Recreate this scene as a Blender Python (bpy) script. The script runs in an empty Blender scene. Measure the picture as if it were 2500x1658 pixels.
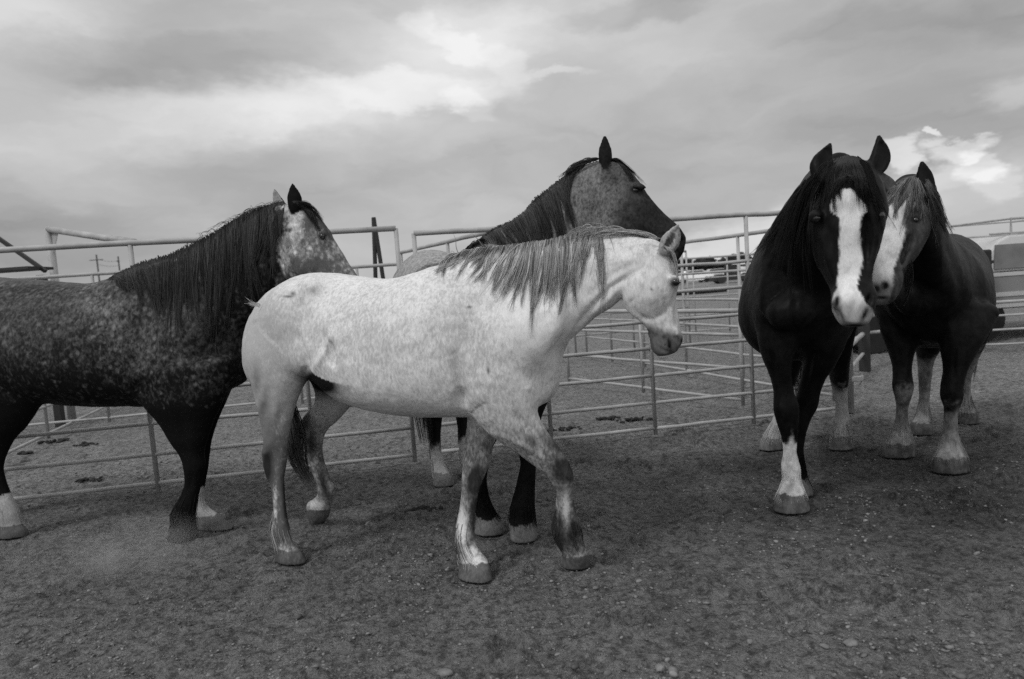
import bpy, math, random
import numpy as np
from mathutils import Vector, Matrix
from mathutils.bvhtree import BVHTree

random.seed(7)
RNG = np.random.default_rng(7)
scene = bpy.context.scene
COL = scene.collection
R = math.radians

# ------------------------------------------------------------------ camera
FPX, CX, CY = 1667.0, 1250.0, 829.0
PITCH, ROLL, CAMH = math.atan(139 / 1667.0), R(4.0), 1.5
_f = np.array([0, math.cos(PITCH), -math.sin(PITCH)])
_r0 = np.array([1.0, 0, 0]); _u0 = np.array([0, math.sin(PITCH), math.cos(PITCH)])
_r = _r0 * math.cos(ROLL) - _u0 * math.sin(ROLL)
_u = _u0 * math.cos(ROLL) + _r0 * math.sin(ROLL)
CAM = np.array([0, 0, CAMH])
cam_data = bpy.data.cameras.new('camera')
cam = bpy.data.objects.new('camera', cam_data)
COL.objects.link(cam)
M = Matrix(((_r[0], _u[0], -_f[0], CAM[0]), (_r[1], _u[1], -_f[1], CAM[1]), (_r[2], _u[2], -_f[2], CAM[2]), (0, 0, 0, 1)))
cam.matrix_world = M
cam_data.sensor_width = 36.0
cam_data.lens = 36.0 * FPX / 2500.0
cam_data.clip_end = 6000
cam_data.dof.use_dof = True
cam_data.dof.focus_distance = 3.9
cam_data.dof.aperture_fstop = 2.4
scene.camera = cam

# ------------------------------------------------------------------ render look
scene.view_settings.view_transform = 'Standard'
scene.view_settings.look = 'None'
scene.view_settings.gamma = 1
scene.view_settings.exposure = 0.0
scene.cycles.use_denoising = False
scene.cycles.max_bounces = 5
scene.cycles.diffuse_bounces = 3
scene.cycles.transparent_max_bounces = 4


def ray(px, py):
    d = _f * FPX + _r * (px - CX) - _u * (py - CY)
    return d / np.linalg.norm(d)


def at_depth(px, py, zc):
    return CAM + (_f * FPX + _r * (px - CX) - _u * (py - CY)) / FPX * zc


def on_plane(px, py, P0, n):
    d = ray(px, py)
    return CAM + d * (np.dot(P0 - CAM, n) / np.dot(d, n))


def ground(px, py, z=0.0):
    d = ray(px, py)
    return CAM + d * ((z - CAMH) / d[2])


def proj(P):
    d = np.asarray(P) - CAM
    zc = d @ _f
    return CX + FPX * (d @ _r) / zc, CY - FPX * (d @ _u) / zc


# ------------------------------------------------------------------ world and sun
SUN_EL, SUN_AZ = R(48), R(228)      # azimuth measured clockwise from +Y: behind the camera, a little to the left
world = bpy.data.worlds.new('World')
scene.world = world
world.use_nodes = True
nt = world.node_tree
nt.nodes.clear()
N = nt.nodes.new
L = nt.links.new


def mth(op, a, b=None, clamp=False):
    n = N('ShaderNodeMath'); n.operation = op; n.use_clamp = clamp
    for i, v in enumerate((a, b)):
        if v is None:
            continue
        if isinstance(v, (int, float)):
            n.inputs[i].default_value = v
        else:
            L(v, n.inputs[i])
    return n.outputs[0]


tc = N('ShaderNodeTexCoord')
sep = N('ShaderNodeSeparateXYZ'); L(tc.outputs['Generated'], sep.inputs[0])
az = mth('ARCTAN2', sep.outputs[0], sep.outputs[1])
el = mth('ARCSINE', sep.outputs[2])
comb = N('ShaderNodeCombineXYZ'); L(az, comb.inputs[0]); L(el, comb.inputs[1])
# slow warp so that the cloud masses get ragged edges
wn = N('ShaderNodeTexNoise'); wn.inputs['Scale'].default_value = 9.0; wn.inputs['Detail'].default_value = 9; wn.inputs['Roughness'].default_value = 0.63
wmap = N('ShaderNodeMapping'); wmap.inputs['Scale'].default_value = (1, 2.2, 1)
L(comb.outputs[0], wmap.inputs[0]); L(wmap.outputs[0], wn.inputs['Vector'])
wsub = N('ShaderNodeVectorMath'); wsub.operation = 'SUBTRACT'; wsub.inputs[1].default_value = (.5, .5, .5)
L(wn.outputs['Color'], wsub.inputs[0])
wsc = N('ShaderNodeVectorMath'); wsc.operation = 'MULTIPLY'; wsc.inputs[1].default_value = (.11, .075, 0)
L(wsub.outputs[0], wsc.inputs[0])
wadd = N('ShaderNodeVectorMath'); wadd.operation = 'ADD'
L(comb.outputs[0], wadd.inputs[0]); L(wsc.outputs[0], wadd.inputs[1])
pos = wadd.outputs[0]
#  (px, py, half width, half height, turn degrees, amplitude, softness)
CLOUDS = [
    (40, 50, 300, 110, 0, .22, 1.1), (330, 60, 160, 60, 0, -.05, .9), (430, 165, 380, 80, 3, -.12, .8), (760, 100, 280, 55, 0, -.04, .9),
    (60, 330, 260, 200, 0, .06, 1.1),
    (950, 150, 480, 190, 0, .10, 1.15), (520, 285, 350, 90, -4, .18, .9), (800, 240, 320, 70, 0, .11, .9), (1010, 222, 220, 44, 8, .15, .5), (1150, 258, 70, 30, 35, .09, .5), (900, 300, 380, 90, 6, .10, 1.0),
    (1080, 110, 260, 110, 10, .13, .9), (1180, 60, 240, 90, 0, .12, 1.0), (1020, 60, 60, 30, 20, .08, .5), (1130, 110, 60, 36, 30, .08, .4), (1240, 165, 60, 40, 30, .08, .4),
    (1350, 110, 360, 130, 0, .08, 1.1), (1370, 190, 85, 12, 4, .12, .6), (1600, 130, 480, 110, 0, .06, 1.1),
    (1560, 26, 190, 32, 0, -.10, .6), (1480, 20, 70, 40, 0, .06, .7),
    (640, 470, 560, 130, 0, -.06, 1.1), (20, 600, 330, 170, 14, -.15, 1.0), (150, 430, 300, 60, 20, .06, .9),
    (1150, 520, 560, 110, 0, .05, 1.1), (1780, 610, 520, 60, -4, .24, .8), (2400, 40, 420, 140, 0, -.13, 1.1), (2050, 70, 260, 40, 8, -.04, .9),
    (2260, 290, 330, 90, 0, -.06, .9), (1650, 420, 500, 150, 0, -.055, 1.1), (2450, 300, 120, 50, 0, -.05, .8),
    (2205, 372, 40, 26, 0, .26, .4), (2350, 358, 55, 20, 0, .24, .4), (2400, 398, 46, 36, 15, .18, .4), (2270, 392, 26, 20, 0, -.10, .6), (2300, 430, 150, 36, 0, .15, .9), (2440, 440, 36, 40, 20, .12, .5),
    (2282, 332, 22, 7, 20, .34, .4), (2460, 235, 70, 36, 0, .14, .8), (2330, 500, 240, 60, 0, .04, .9),
]
total = None
for (px, py, hw, hh, rot, amp, soft) in CLOUDS:
    d = ray(px, py)
    a0, e0 = math.atan2(d[0], d[1]), math.asin(d[2])
    mp = N('ShaderNodeMapping'); mp.vector_type = 'TEXTURE'
    mp.inputs['Location'].default_value = (a0, e0, 0)
    mp.inputs['Rotation'].default_value = (0, 0, R(4 - rot))
    mp.inputs['Scale'].default_value = (hw / FPX, hh / FPX, 1)
    L(pos, mp.inputs[0])
    ln = N('ShaderNodeVectorMath'); ln.operation = 'LENGTH'
    L(mp.outputs[0], ln.inputs[0])
    mr = N('ShaderNodeMapRange'); mr.interpolation_type = 'SMOOTHSTEP'
    mr.inputs['From Min'].default_value = 1.25; mr.inputs['From Max'].default_value = 1.25 - soft * 1.2
    mr.inputs['To Min'].default_value = 0; mr.inputs['To Max'].default_value = amp
    L(ln.outputs['Value'], mr.inputs['Value'])
    total = mr.outputs[0] if total is None else mth('ADD', total, mr.outputs[0])
# wisps
fn = N('ShaderNodeTexNoise'); fn.inputs['Scale'].default_value = 7; fn.inputs['Detail'].default_value = 8; fn.inputs['Roughness'].default_value = .5; fn.inputs['Distortion'].default_value = .6
fmap = N('ShaderNodeMapping'); fmap.inputs['Scale'].default_value = (.8, 2.8, 1); fmap.inputs['Rotation'].default_value = (0, 0, .12)
L(pos, fmap.inputs[0]); L(fmap.outputs[0], fn.inputs['Vector'])
wisp = mth('MULTIPLY', mth('SUBTRACT', fn.outputs[0], .5), .24)
lum = mth('ADD', mth('ADD', total, wisp), .47)
lum = mth('MINIMUM', mth('MAXIMUM', lum, .14), .88)
# thick bright overcast high above the picture and behind the camera
mr = N('ShaderNodeMapRange'); mr.interpolation_type = 'SMOOTHSTEP'
mr.inputs['From Min'].default_value = R(27); mr.inputs['From Max'].default_value = R(60)
mr.inputs['To Min'].default_value = 1.0; mr.inputs['To Max'].default_value = SKY_TOP = 2.3
L(el, mr.inputs['Value'])
mb = N('ShaderNodeMapRange'); mb.interpolation_type = 'SMOOTHSTEP'
mb.inputs['From Min'].default_value = .25; mb.inputs['From Max'].default_value = -.6
mb.inputs['To Min'].default_value = 1.0; mb.inputs['To Max'].default_value = SKY_BACK = 2.0
L(sep.outputs[1], mb.inputs['Value'])
lum = mth('MULTIPLY', lum, mth('MAXIMUM', mr.outputs[0], mb.outputs[0]))
sky = N('ShaderNodeTexSky'); sky.sky_type = 'NISHITA'; sky.sun_disc = False
sky.sun_elevation = SUN_EL; sky.sun_rotation = SUN_AZ; sky.air_density = 1.0; sky.dust_density = 3.0
bw = N('ShaderNodeRGBToBW'); L(sky.outputs[0], bw.inputs[0])
tot = mth('ADD', mth('MULTIPLY', bw.outputs[0], .04), mth('MULTIPLY', lum, 10.0))
bg = N('ShaderNodeBackground'); bg.inputs['Strength'].default_value = 0.1
L(tot, bg.inputs['Color'])
wo = N('ShaderNodeOutputWorld'); L(bg.outputs[0], wo.inputs[0])
world.cycles.sampling_method = 'MANUAL'; world.cycles.sample_map_resolution = 512

sd = bpy.data.lights.new('sun', 'SUN'); sd.energy = 1.5; sd.angle = R(10); sd.color = (1, 1, 1)
sun = bpy.data.objects.new('sun', sd); COL.objects.link(sun)
sdir = Vector((math.sin(SUN_AZ) * math.cos(SUN_EL), math.cos(SUN_AZ) * math.cos(SUN_EL), math.sin(SUN_EL)))
sun.rotation_euler = sdir.to_track_quat('Z', 'Y').to_euler()
sun.location = (0, 0, 30)


# ------------------------------------------------------------------ helpers
def tag(o, label=None, cat=None, group=None, kind=None):
    for k, v in (('label', label), ('category', cat), ('group', group), ('kind', kind)):
        if v:
            o[k] = v
    return o


def thing(name, loc, label, cat, group=None):
    o = bpy.data.objects.new(name, None); COL.objects.link(o)
    o.location = loc
    o.empty_display_size = .1
    return tag(o, label, cat, group)


def mesh_obj(name, V, F, mat, parent=None, smooth=True, attrs=None, local=False):
    """F: int array (n,4) or (n,3), or a list of index lists"""
    V = np.asarray(V, dtype=np.float64)
    if parent is not None and not local:
        V = V - np.array(parent_world(parent))
    me = bpy.data.meshes.new(name)
    if isinstance(F, np.ndarray):
        k = F.shape[1]
        me.vertices.add(len(V)); me.vertices.foreach_set('co', V.astype(np.float32).ravel())
        me.loops.add(F.size); me.loops.foreach_set('vertex_index', F.astype(np.int32).ravel())
        me.polygons.add(len(F))
        me.polygons.foreach_set('loop_start', np.arange(0, F.size, k, dtype=np.int32))
        me.polygons.foreach_set('loop_total', np.full(len(F), k, dtype=np.int32))
    else:
        me.from_pydata([tuple(v) for v in V], [], F)
    me.update(calc_edges=True)
    me.validate()
    if smooth:
        me.polygons.foreach_set('use_smooth', np.ones(len(me.polygons), dtype=bool))
    for nm, a in (attrs or {}).items():
        at = me.attributes.new(nm, 'FLOAT', 'POINT')
        at.data.foreach_set('value', np.asarray(a, dtype=np.float32))
    me.materials.append(mat)
    o = bpy.data.objects.new(name, me); COL.objects.link(o)
    if parent is not None:
        o.parent = parent
    return o


def parent_world(p):
    v = Vector((0, 0, 0))
    while p is not None:
        v += p.location; p = p.parent
    return v


class MB:
    """collects boxes, tubes and prisms; build() links them as one mesh"""
    def __init__(s): s.V, s.F, s.n = [], [], 0

    def add(s, V, F):
        s.V.append(np.asarray(V, float)); s.F += [[i + s.n for i in f] for f in F]; s.n += len(V); return s

    def tube(s, pts, r, sides=10, caps=True):
        pts = np.asarray(pts, float); n = len(pts)
        rr = np.full(n, r) if np.isscalar(r) else np.asarray(r, float)
        T = np.gradient(pts, axis=0) if n > 2 else np.repeat((pts[1] - pts[0])[None], 2, 0)
        T /= np.linalg.norm(T, axis=1)[:, None] + 1e-12
        ref = np.array([0, 0, 1.0]) if abs(T[0][2]) < .9 else np.array([1.0, 0, 0])
        V = []
        for i in range(n):
            a = np.cross(T[i], ref); a /= np.linalg.norm(a) + 1e-12; b = np.cross(T[i], a)
            for k in range(sides):
                t = 2 * math.pi * k / sides
                V.append(pts[i] + (a * math.cos(t) + b * math.sin(t)) * rr[i])
        F = []
        for i in range(n - 1):
            for k in range(sides):
                k2 = (k + 1) % sides
                F.append([i * sides + k, i * sides + k2, (i + 1) * sides + k2, (i + 1) * sides + k])
        if caps:
            F.append(list(range(sides))[::-1]); F.append([(n - 1) * sides + k for k in range(sides)])
        return s.add(V, F)

    def box(s, c, size, rz=0.0, ry=0.0, bev=0.0):
        c = np.asarray(c, float); hx, hy, hz = np.asarray(size) / 2
        co, si = math.cos(rz), math.sin(rz)
        V = []
        F = []
        for z in (-hz, hz):
            for x, y in ((-hx, -hy), (hx, -hy), (hx, hy), (-hx, hy)):
                xx = x * math.cos(ry) + z * math.sin(ry); zz = -x * math.sin(ry) + z * math.cos(ry)
                V.append(c + np.array([xx * co - y * si, xx * si + y * co, zz]))
        F = [[3, 2, 1, 0], [4, 5, 6, 7], [0, 1, 5, 4], [1, 2, 6, 5], [2, 3, 7, 6], [3, 0, 4, 7]]
        return s.add(V, F)

    def loft(s, rings, close=True):
        n = len(rings[0]); V = np.concatenate(rings); F = []
        for i in range(len(rings) - 1):
            for k in range(n):
                k2 = (k + 1) % n
                F.append([i * n + k, i * n + k2, (i + 1) * n + k2, (i + 1) * n + k])
        if close:
            F.append(list(range(n))[::-1]); F.append([(len(rings) - 1) * n + k for k in range(n)])
        return s.add(V, F)

    def build(s, name, mat, parent=None, smooth=False, bevel=0.0):
        o = mesh_obj(name, np.concatenate(s.V), s.F, mat, parent, smooth=smooth)
        if bevel:
            m = o.modifiers.new('bevel', 'BEVEL'); m.width = bevel; m.segments = 2; m.limit_method = 'ANGLE'
        return o


_lat = RNG.random((32, 32, 32)).astype(np.float32)


def vnoise(P, scale, octs=4, rough=.5, seed=0):
    """smooth value noise, about 0..1, for an (n,3) array"""
    P = np.asarray(P, dtype=np.float64) * scale + seed * 7.31 + 100
    out = np.zeros(len(P)); amp = 1.0; tot = 0
    for o in range(octs):
        i = np.floor(P).astype(int); f = P - i; f = f * f * (3 - 2 * f)
        i0 = i % 32; i1 = (i + 1) % 32
        g = lambda a, b, c: _lat[a[:, 0], b[:, 1], c[:, 2]]
        x, y, z = f.T
        v = ((g(i0, i0, i0) * (1 - x) + g(i1, i0, i0) * x) * (1 - y) + (g(i0, i1, i0) * (1 - x) + g(i1, i1, i0) * x) * y) * (1 - z) + \
            ((g(i0, i0, i1) * (1 - x) + g(i1, i0, i1) * x) * (1 - y) + (g(i0, i1, i1) * (1 - x) + g(i1, i1, i1) * x) * y) * z
        out += v * amp; tot += amp; amp *= rough; P = P * 2.03 + 17.7
    return out / tot


def sstep(x, a, b):
    t = np.clip((np.asarray(x, float) - a) / (b - a), 0, 1)
    return t * t * (3 - 2 * t)


# ------------------------------------------------------------------ materials
class Mat:
    def __init__(s, name, rough=.7, spec=.3, metal=0.0):
        s.m = bpy.data.materials.new(name); s.m.use_nodes = True
        s.t = s.m.node_tree; s.b = s.t.nodes['Principled BSDF']
        s.b.inputs['Roughness'].default_value = rough
        s.b.inputs['Specular IOR Level'].default_value = spec
        s.b.inputs['Metallic'].default_value = metal

    def n(s, kind, **kw):
        x = s.t.nodes.new('ShaderNode' + kind)
        for k, v in kw.items():
            if hasattr(x, k) and k not in x.inputs:
                setattr(x, k, v)
            else:
                x.inputs[k.replace('_', ' ')].default_value = v
        return x

    def l(s, a, b): s.t.links.new(a, b)

    def math(s, op, a, b=None, clamp=False):
        n = s.t.nodes.new('ShaderNodeMath'); n.operation = op; n.use_clamp = clamp
        for i, v in enumerate((a, b)):
            if v is None: continue
            if isinstance(v, (int, float)): n.inputs[i].default_value = v
            else: s.l(v, n.inputs[i])
        return n.outputs[0]

    def noise(s, scale, detail=4, rough=.5, vec=None, dist=0.0, stretch=None):
        if vec is None:
            vec = s.n('TexCoord').outputs['Object']
        if stretch:
            mp = s.n('Mapping'); mp.inputs['Scale'].default_value = stretch[:3]
            if len(stretch) > 3: mp.inputs['Rotation'].default_value = stretch[3]
            s.l(vec, mp.inputs[0]); vec = mp.outputs[0]
        n = s.n('TexNoise'); n.inputs['Scale'].default_value = scale; n.inputs['Detail'].default_value = detail
        n.inputs['Roughness'].default_value = rough; n.inputs['Distortion'].default_value = dist
        s.l(vec, n.inputs['Vector'])
        return n.outputs[0]

    def remap(s, v, a, b, c=0.0, d=1.0, smooth=False):
        m = s.n('MapRange'); m.interpolation_type = 'SMOOTHSTEP' if smooth else 'LINEAR'
        for k, x in (('From Min', a), ('From Max', b), ('To Min', c), ('To Max', d)):
            if isinstance(x, (int, float)): m.inputs[k].default_value = x
            else: s.l(x, m.inputs[k])
        s.l(v, m.inputs['Value'])
        return m.outputs[0]

    def color(s, v):
        if isinstance(v, (int, float)): s.b.inputs['Base Color'].default_value = (v, v, v, 1)
        else: s.l(v, s.b.inputs['Base Color'])
        return s

    def bump(s, h, strength=.3, dist=.01):
        b = s.n('Bump'); b.inputs['Strength'].default_value = strength; b.inputs['Distance'].default_value = dist
        s.l(h, b.inputs['Height']); s.l(b.outputs[0], s.b.inputs['Normal'])
        return s


def plain(name, g, rough=.6, spec=.3, metal=0., var=.25, scale=6):
    m = Mat(name, rough, spec, metal)
    n = m.noise(scale, 5, .6)
    m.color(m.remap(n, .3, .7, g * (1 - var), g * (1 + var)))
    m.bump(m.noise(scale * 12, 3), .15, .004)
    return m.m


def make_coat(name, scale=26, lo=.42, hi=.58, rot=(0, 0, 0), stretch=(1, 1, .6), rough=.62, spec=.04, fine=.12, sheen=.0, bumpk=.22, dapple=0, dap_k=.12):
    """per-vertex attributes coat_dark / coat_light / coat_bias give the two hair colours and how much of each"""
    m = Mat(name, rough, spec)
    A = lambda k: m.n('Attribute', attribute_name=k).outputs['Fac']
    n1 = m.noise(scale, 5, .62, stretch=(*stretch, rot), dist=.4)
    n2 = m.noise(scale * .28, 3, .5)
    n = m.math('ADD', m.math('MULTIPLY', n1, .72), m.math('MULTIPLY', n2, .28))
    if dapple:
        tcv = m.n('TexCoord').outputs['Object']; wv = m.n('VectorMath', operation='MULTIPLY_ADD')
        nz = m.n('TexNoise'); nz.inputs['Scale'].default_value = dapple * .5; m.l(tcv, nz.inputs['Vector'])
        m.l(nz.outputs['Color'], wv.inputs[0]); wv.inputs[1].default_value = (.035, .035, .035); m.l(tcv, wv.inputs[2])
        vo = m.n('TexVoronoi'); vo.inputs['Scale'].default_value = dapple; m.l(wv.outputs[0], vo.inputs['Vector'])
        vsep = m.n('SeparateColor'); m.l(vo.outputs['Color'], vsep.inputs[0])
        sp = m.math('MULTIPLY', m.remap(vo.outputs['Distance'], .10, .50, 1, 0, True), m.remap(vsep.outputs[0], .15, 1, .1, 1))
        n = m.math('ADD', n, m.math('MULTIPLY', m.math('SUBTRACT', sp, .3), dap_k))
    n = m.math('ADD', n, m.math('SUBTRACT', A('coat_bias'), .5))
    t = m.remap(n, lo, hi, 0, 1, True)
    dk, lt = A('coat_dark'), A('coat_light')
    c = m.math('ADD', m.math('MULTIPLY', dk, m.math('SUBTRACT', 1.0, t)), m.math('MULTIPLY', lt, t))
    f = m.noise(170, 3, .6, stretch=(1, 1, .35, rot))
    c = m.math('MULTIPLY', c, m.remap(f, .25, .75, 1 - fine, 1 + fine))
    m.color(c)
    hb = m.math('ADD', m.math('MULTIPLY', m.noise(240, 2, .5, stretch=(1, 1, .25, rot)), .5), m.math('MULTIPLY', m.noise(9, 3), 1.6))
    m.bump(hb, bumpk, .006)
    m.b.inputs['Sheen Weight'].default_value = sheen
    return m.m


def make_hair(name):
    m = Mat(name, .42, .12)
    a = m.n('Attribute', attribute_name='hair_tone').outputs['Fac']
    m.color(a)
    return m.m


HAIR = make_hair('horse_hair')
m_ = Mat('eye_wet', .08, .6); m_.color(.006); EYE = m_.m

# ------------------------------------------------------------------ implicit body modelling
# a station is a dict: C centre, a/b half sizes along n1/n2, e (egg), p (super-ellipse power)
def unit(v):
    v = np.asarray(v, float); return v / (np.linalg.norm(v) + 1e-12)


def catmull(K, seg_len=.022):
    """K (n,m) rows whose first three columns are the position"""
    n = len(K); out = []
    for i in range(n - 1):
        p0 = K[max(i - 1, 0)]; p1 = K[i]; p2 = K[i + 1]; p3 = K[min(i + 2, n - 1)]
        size = max(np.linalg.norm(p2[:3] - p1[:3]), abs(p2[9] - p1[9]) * .7)
        k = max(1, int(math.ceil(size / seg_len)))
        for j in range(k):
            t = j / k
            out.append(.5 * (2 * p1 + (p2 - p0) * t + (2 * p0 - 5 * p1 + 4 * p2 - p3) * t * t + (-p0 + 3 * p1 - 3 * p2 + p3) * t ** 3))
    out.append(K[-1])
    return np.array(out)


class Chain:
    def __init__(s, stations, k=.04, cap0=.6, cap1=.6, sub=False, pid=0, seg=.022):
        rows = []
        n = len(stations)
        Cs = [st['C'] for st in stations]
        for i, st in enumerate(stations):
            T = unit(Cs[min(i + 1, n - 1)] - Cs[max(i - 1, 0)])
            n1 = unit(st['n1'])
            n2 = st.get('n2')
            if n2 is None:
                n2 = np.cross(T, n1)
            n2 = unit(n2)
            if rows and np.dot(n2, rows[-1][6:9]) < 0: n2 = -n2
            rows.append(np.concatenate([st['C'], n1, n2, [st['a'], st['b'], st.get('e', 0.0), st.get('p', 2.0)]]))
        K = np.array(rows)
        D = catmull(K, seg)
        D[:, 9:11] = np.maximum(D[:, 9:11], .003)
        s.D = [D]
        s.caps = []
        def cap(row, nxt, f):
            Nn = unit(np.cross(row[3:6], row[6:9])); T = unit(row[:3] - nxt[:3])
            if Nn @ T < 0: Nn = -Nn
            s.caps.append(Blob(row[:3], (Nn, row[3:6], row[6:9]), (max(min(row[9], row[10]) * f, .004), row[9], row[10]), 0))
        if cap0: cap(D[0], D[1], cap0)
        if cap1: cap(D[-1], D[-2], cap1)
        s.cap0, s.cap1 = cap0, cap1
        s.D = D; s.k = k; s.sub = sub; s.pid = pid

    def bbox(s, m):
        r = np.maximum(s.D[:, 9], s.D[:, 10])[:, None] + m
        return (s.D[:, :3] - r).min(0), (s.D[:, :3] + r).max(0)

    def eval(s, org, h, shape):
        """distance block and its index offset"""
        m = s.k + 3 * h
        lo, hi = s.bbox(m)
        i0 = np.clip(((lo - org) / h).astype(int), 0, shape); i1 = np.clip(((hi - org) / h).astype(int) + 2, 0, shape)
        if (i1 <= i0).any(): return None
        B = np.full(i1 - i0, 9.0, np.float32)
        D = s.D
        Nrm = np.cross(D[:, 3:6], D[:, 6:9]); Nrm /= np.linalg.norm(Nrm, axis=1)[:, None]
        n = len(D)
        for i in range(n - 1):
            A0, A1 = D[i], D[i + 1]
            dirv = A1[:3] - A0[:3]
            N0 = Nrm[i] * (1 if Nrm[i] @ dirv >= 0 else -1); N1 = Nrm[i + 1] * (1 if Nrm[i + 1] @ dirv >= 0 else -1)
            rr = max(A0[9], A0[10], A1[9], A1[10]) + m
            # tight box of the slab: corners of both discs
            pts = []
            for A in (A0, A1):
                ea = np.abs(A[3:6]) * (A[9] + m) + np.abs(A[6:9]) * (A[10] + m)
                pts += [A[:3] - ea, A[:3] + ea]
            pts = np.array(pts)
            if i == 0: pts = np.vstack([pts, pts - N0 * m])
            if i == n - 2: pts = np.vstack([pts, pts + N1 * m])
            a = np.clip(np.floor((pts.min(0) - org) / h).astype(int), i0, i1); b = np.clip(np.ceil((pts.max(0) - org) / h).astype(int) + 1, i0, i1)
            if (b <= a).any(): continue
            X = (org[0] + h * np.arange(a[0], b[0], dtype=np.float32))[:, None, None]
            Y = (org[1] + h * np.arange(a[1], b[1], dtype=np.float32))[None, :, None]
            Z = (org[2] + h * np.arange(a[2], b[2], dtype=np.float32))[None, None, :]
            s0 = (X - A0[0]) * N0[0] + (Y - A0[1]) * N0[1] + (Z - A0[2]) * N0[2]
            s1 = (X - A1[0]) * N1[0] + (Y - A1[1]) * N1[1] + (Z - A1[2]) * N1[2]
            ok = ((s0 >= -1e-4) | (i == 0)) & ((s1 <= 1e-4) | (i == n - 2))
            if i == 0: ok &= s0 > -m
            if i == n - 2: ok &= s1 < m
            if not ok.any(): continue
            ix = np.nonzero(ok)
            q0, q1 = s0[ix], s1[ix]
            t = np.clip(q0 / (q0 - q1 + 1e-9), 0, 1)
            P = np.stack([X[ix[0], 0, 0], Y[0, ix[1], 0], Z[0, 0, ix[2]]], 1)
            G = A0[None] + (A1 - A0)[None] * t[:, None]
            d = P - G[:, :3]
            u = (d * G[:, 3:6]).sum(1); v = (d * G[:, 6:9]).sum(1)
            aa = G[:, 9]; bb = G[:, 10] * np.clip(1 - G[:, 11] * np.clip(u / aa, -1, 1), .3, 2)
            pw = G[:, 12]
            rho = ((np.abs(u) / aa) ** pw + (np.abs(v) / bb) ** pw) ** (1 / pw) + 1e-6
            L_ = np.sqrt(u * u + v * v)
            dist = L_ * (1 - 1 / rho)
            dist = np.where(rho < .3, -np.minimum(aa, bb) * (1 - rho), dist)
            if i == 0: dist = np.maximum(dist, -q0)
            if i == n - 2: dist = np.maximum(dist, q1)
            if i == 0 and s.cap0: dist = np.where(q0 < -1e-4, 9.0, dist)
            if i == n - 2 and s.cap1: dist = np.where(q1 > 1e-4, 9.0, dist)
            S = tuple(ix[j] + a[j] - i0[j] for j in range(3))
            B[S] = np.minimum(B[S], dist)
        for cb in s.caps:
            cb.k = s.k
            r = cb.eval(org, h, shape)
            if r is None: continue
            Bc, c0, c1 = r
            g0 = np.maximum(c0, i0); g1 = np.minimum(c1, i1)
            if (g1 <= g0).any(): continue
            sa = tuple(slice(g0[j] - i0[j], g1[j] - i0[j]) for j in range(3)); sb = tuple(slice(g0[j] - c0[j], g1[j] - c0[j]) for j in range(3))
            B[sa] = np.minimum(B[sa], Bc[sb])
        return B, i0, i1


class Blob:
    def __init__(s, C, axes, radii, k=.03, sub=False, pid=-1):
        s.C = np.asarray(C, float); s.ax = [unit(a) for a in axes]; s.r = np.asarray(radii, float); s.k = k; s.sub = sub; s.pid = pid

    def bbox(s, m):
        e = max(s.r) + m
        return s.C - e, s.C + e

    def eval(s, org, h, shape):
        lo, hi = s.bbox(s.k + 3 * h)
        i0 = np.clip(((lo - org) / h).astype(int), 0, shape); i1 = np.clip(((hi - org) / h).astype(int) + 2, 0, shape)
        if (i1 <= i0).any(): return None
        g = np.meshgrid(*[org[j] + h * np.arange(i0[j], i1[j]) - s.C[j] for j in range(3)], indexing='ij')
        q = [g[0] * a[0] + g[1] * a[1] + g[2] * a[2] for a in s.ax]
        rho = np.sqrt(sum((q[j] / s.r[j]) ** 2 for j in range(3))) + 1e-6
        Ln = np.sqrt(sum(c * c for c in q))
        d = np.where(rho < .3, -min(s.r) * (1 - rho), Ln * (1 - 1 / rho))
        return d.astype(np.float32), i0, i1


def build_field(prims, h):
    lo = np.min([p.bbox(.03)[0] for p in prims if not p.sub], 0); hi = np.max([p.bbox(.03)[1] for p in prims if not p.sub], 0)
    lo = lo - 2 * h
    shape = np.ceil((hi - lo) / h).astype(int) + 3
    F = np.full(shape, 1.0, np.float32); ID = np.zeros(shape, np.int8)
    for p in prims:
        r = p.eval(lo, h, shape)
        if r is None: continue
        B, i0, i1 = r
        sl = tuple(slice(i0[j], i1[j]) for j in range(3))
        A = F[sl]; k = p.k
        if p.sub:
            Bn = -B
            hh = np.clip(.5 - .5 * (A - Bn) / k, 0, 1)
            F[sl] = A * (1 - hh) + Bn * hh + k * hh * (1 - hh)
        else:
            if p.pid >= 0: ID[sl] = np.where(B < A, p.pid, ID[sl])
            hh = np.clip(.5 + .5 * (A - B) / k, 0, 1)
            F[sl] = A * (1 - hh) + B * hh - k * hh * (1 - hh)
    return F, ID, lo


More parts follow.
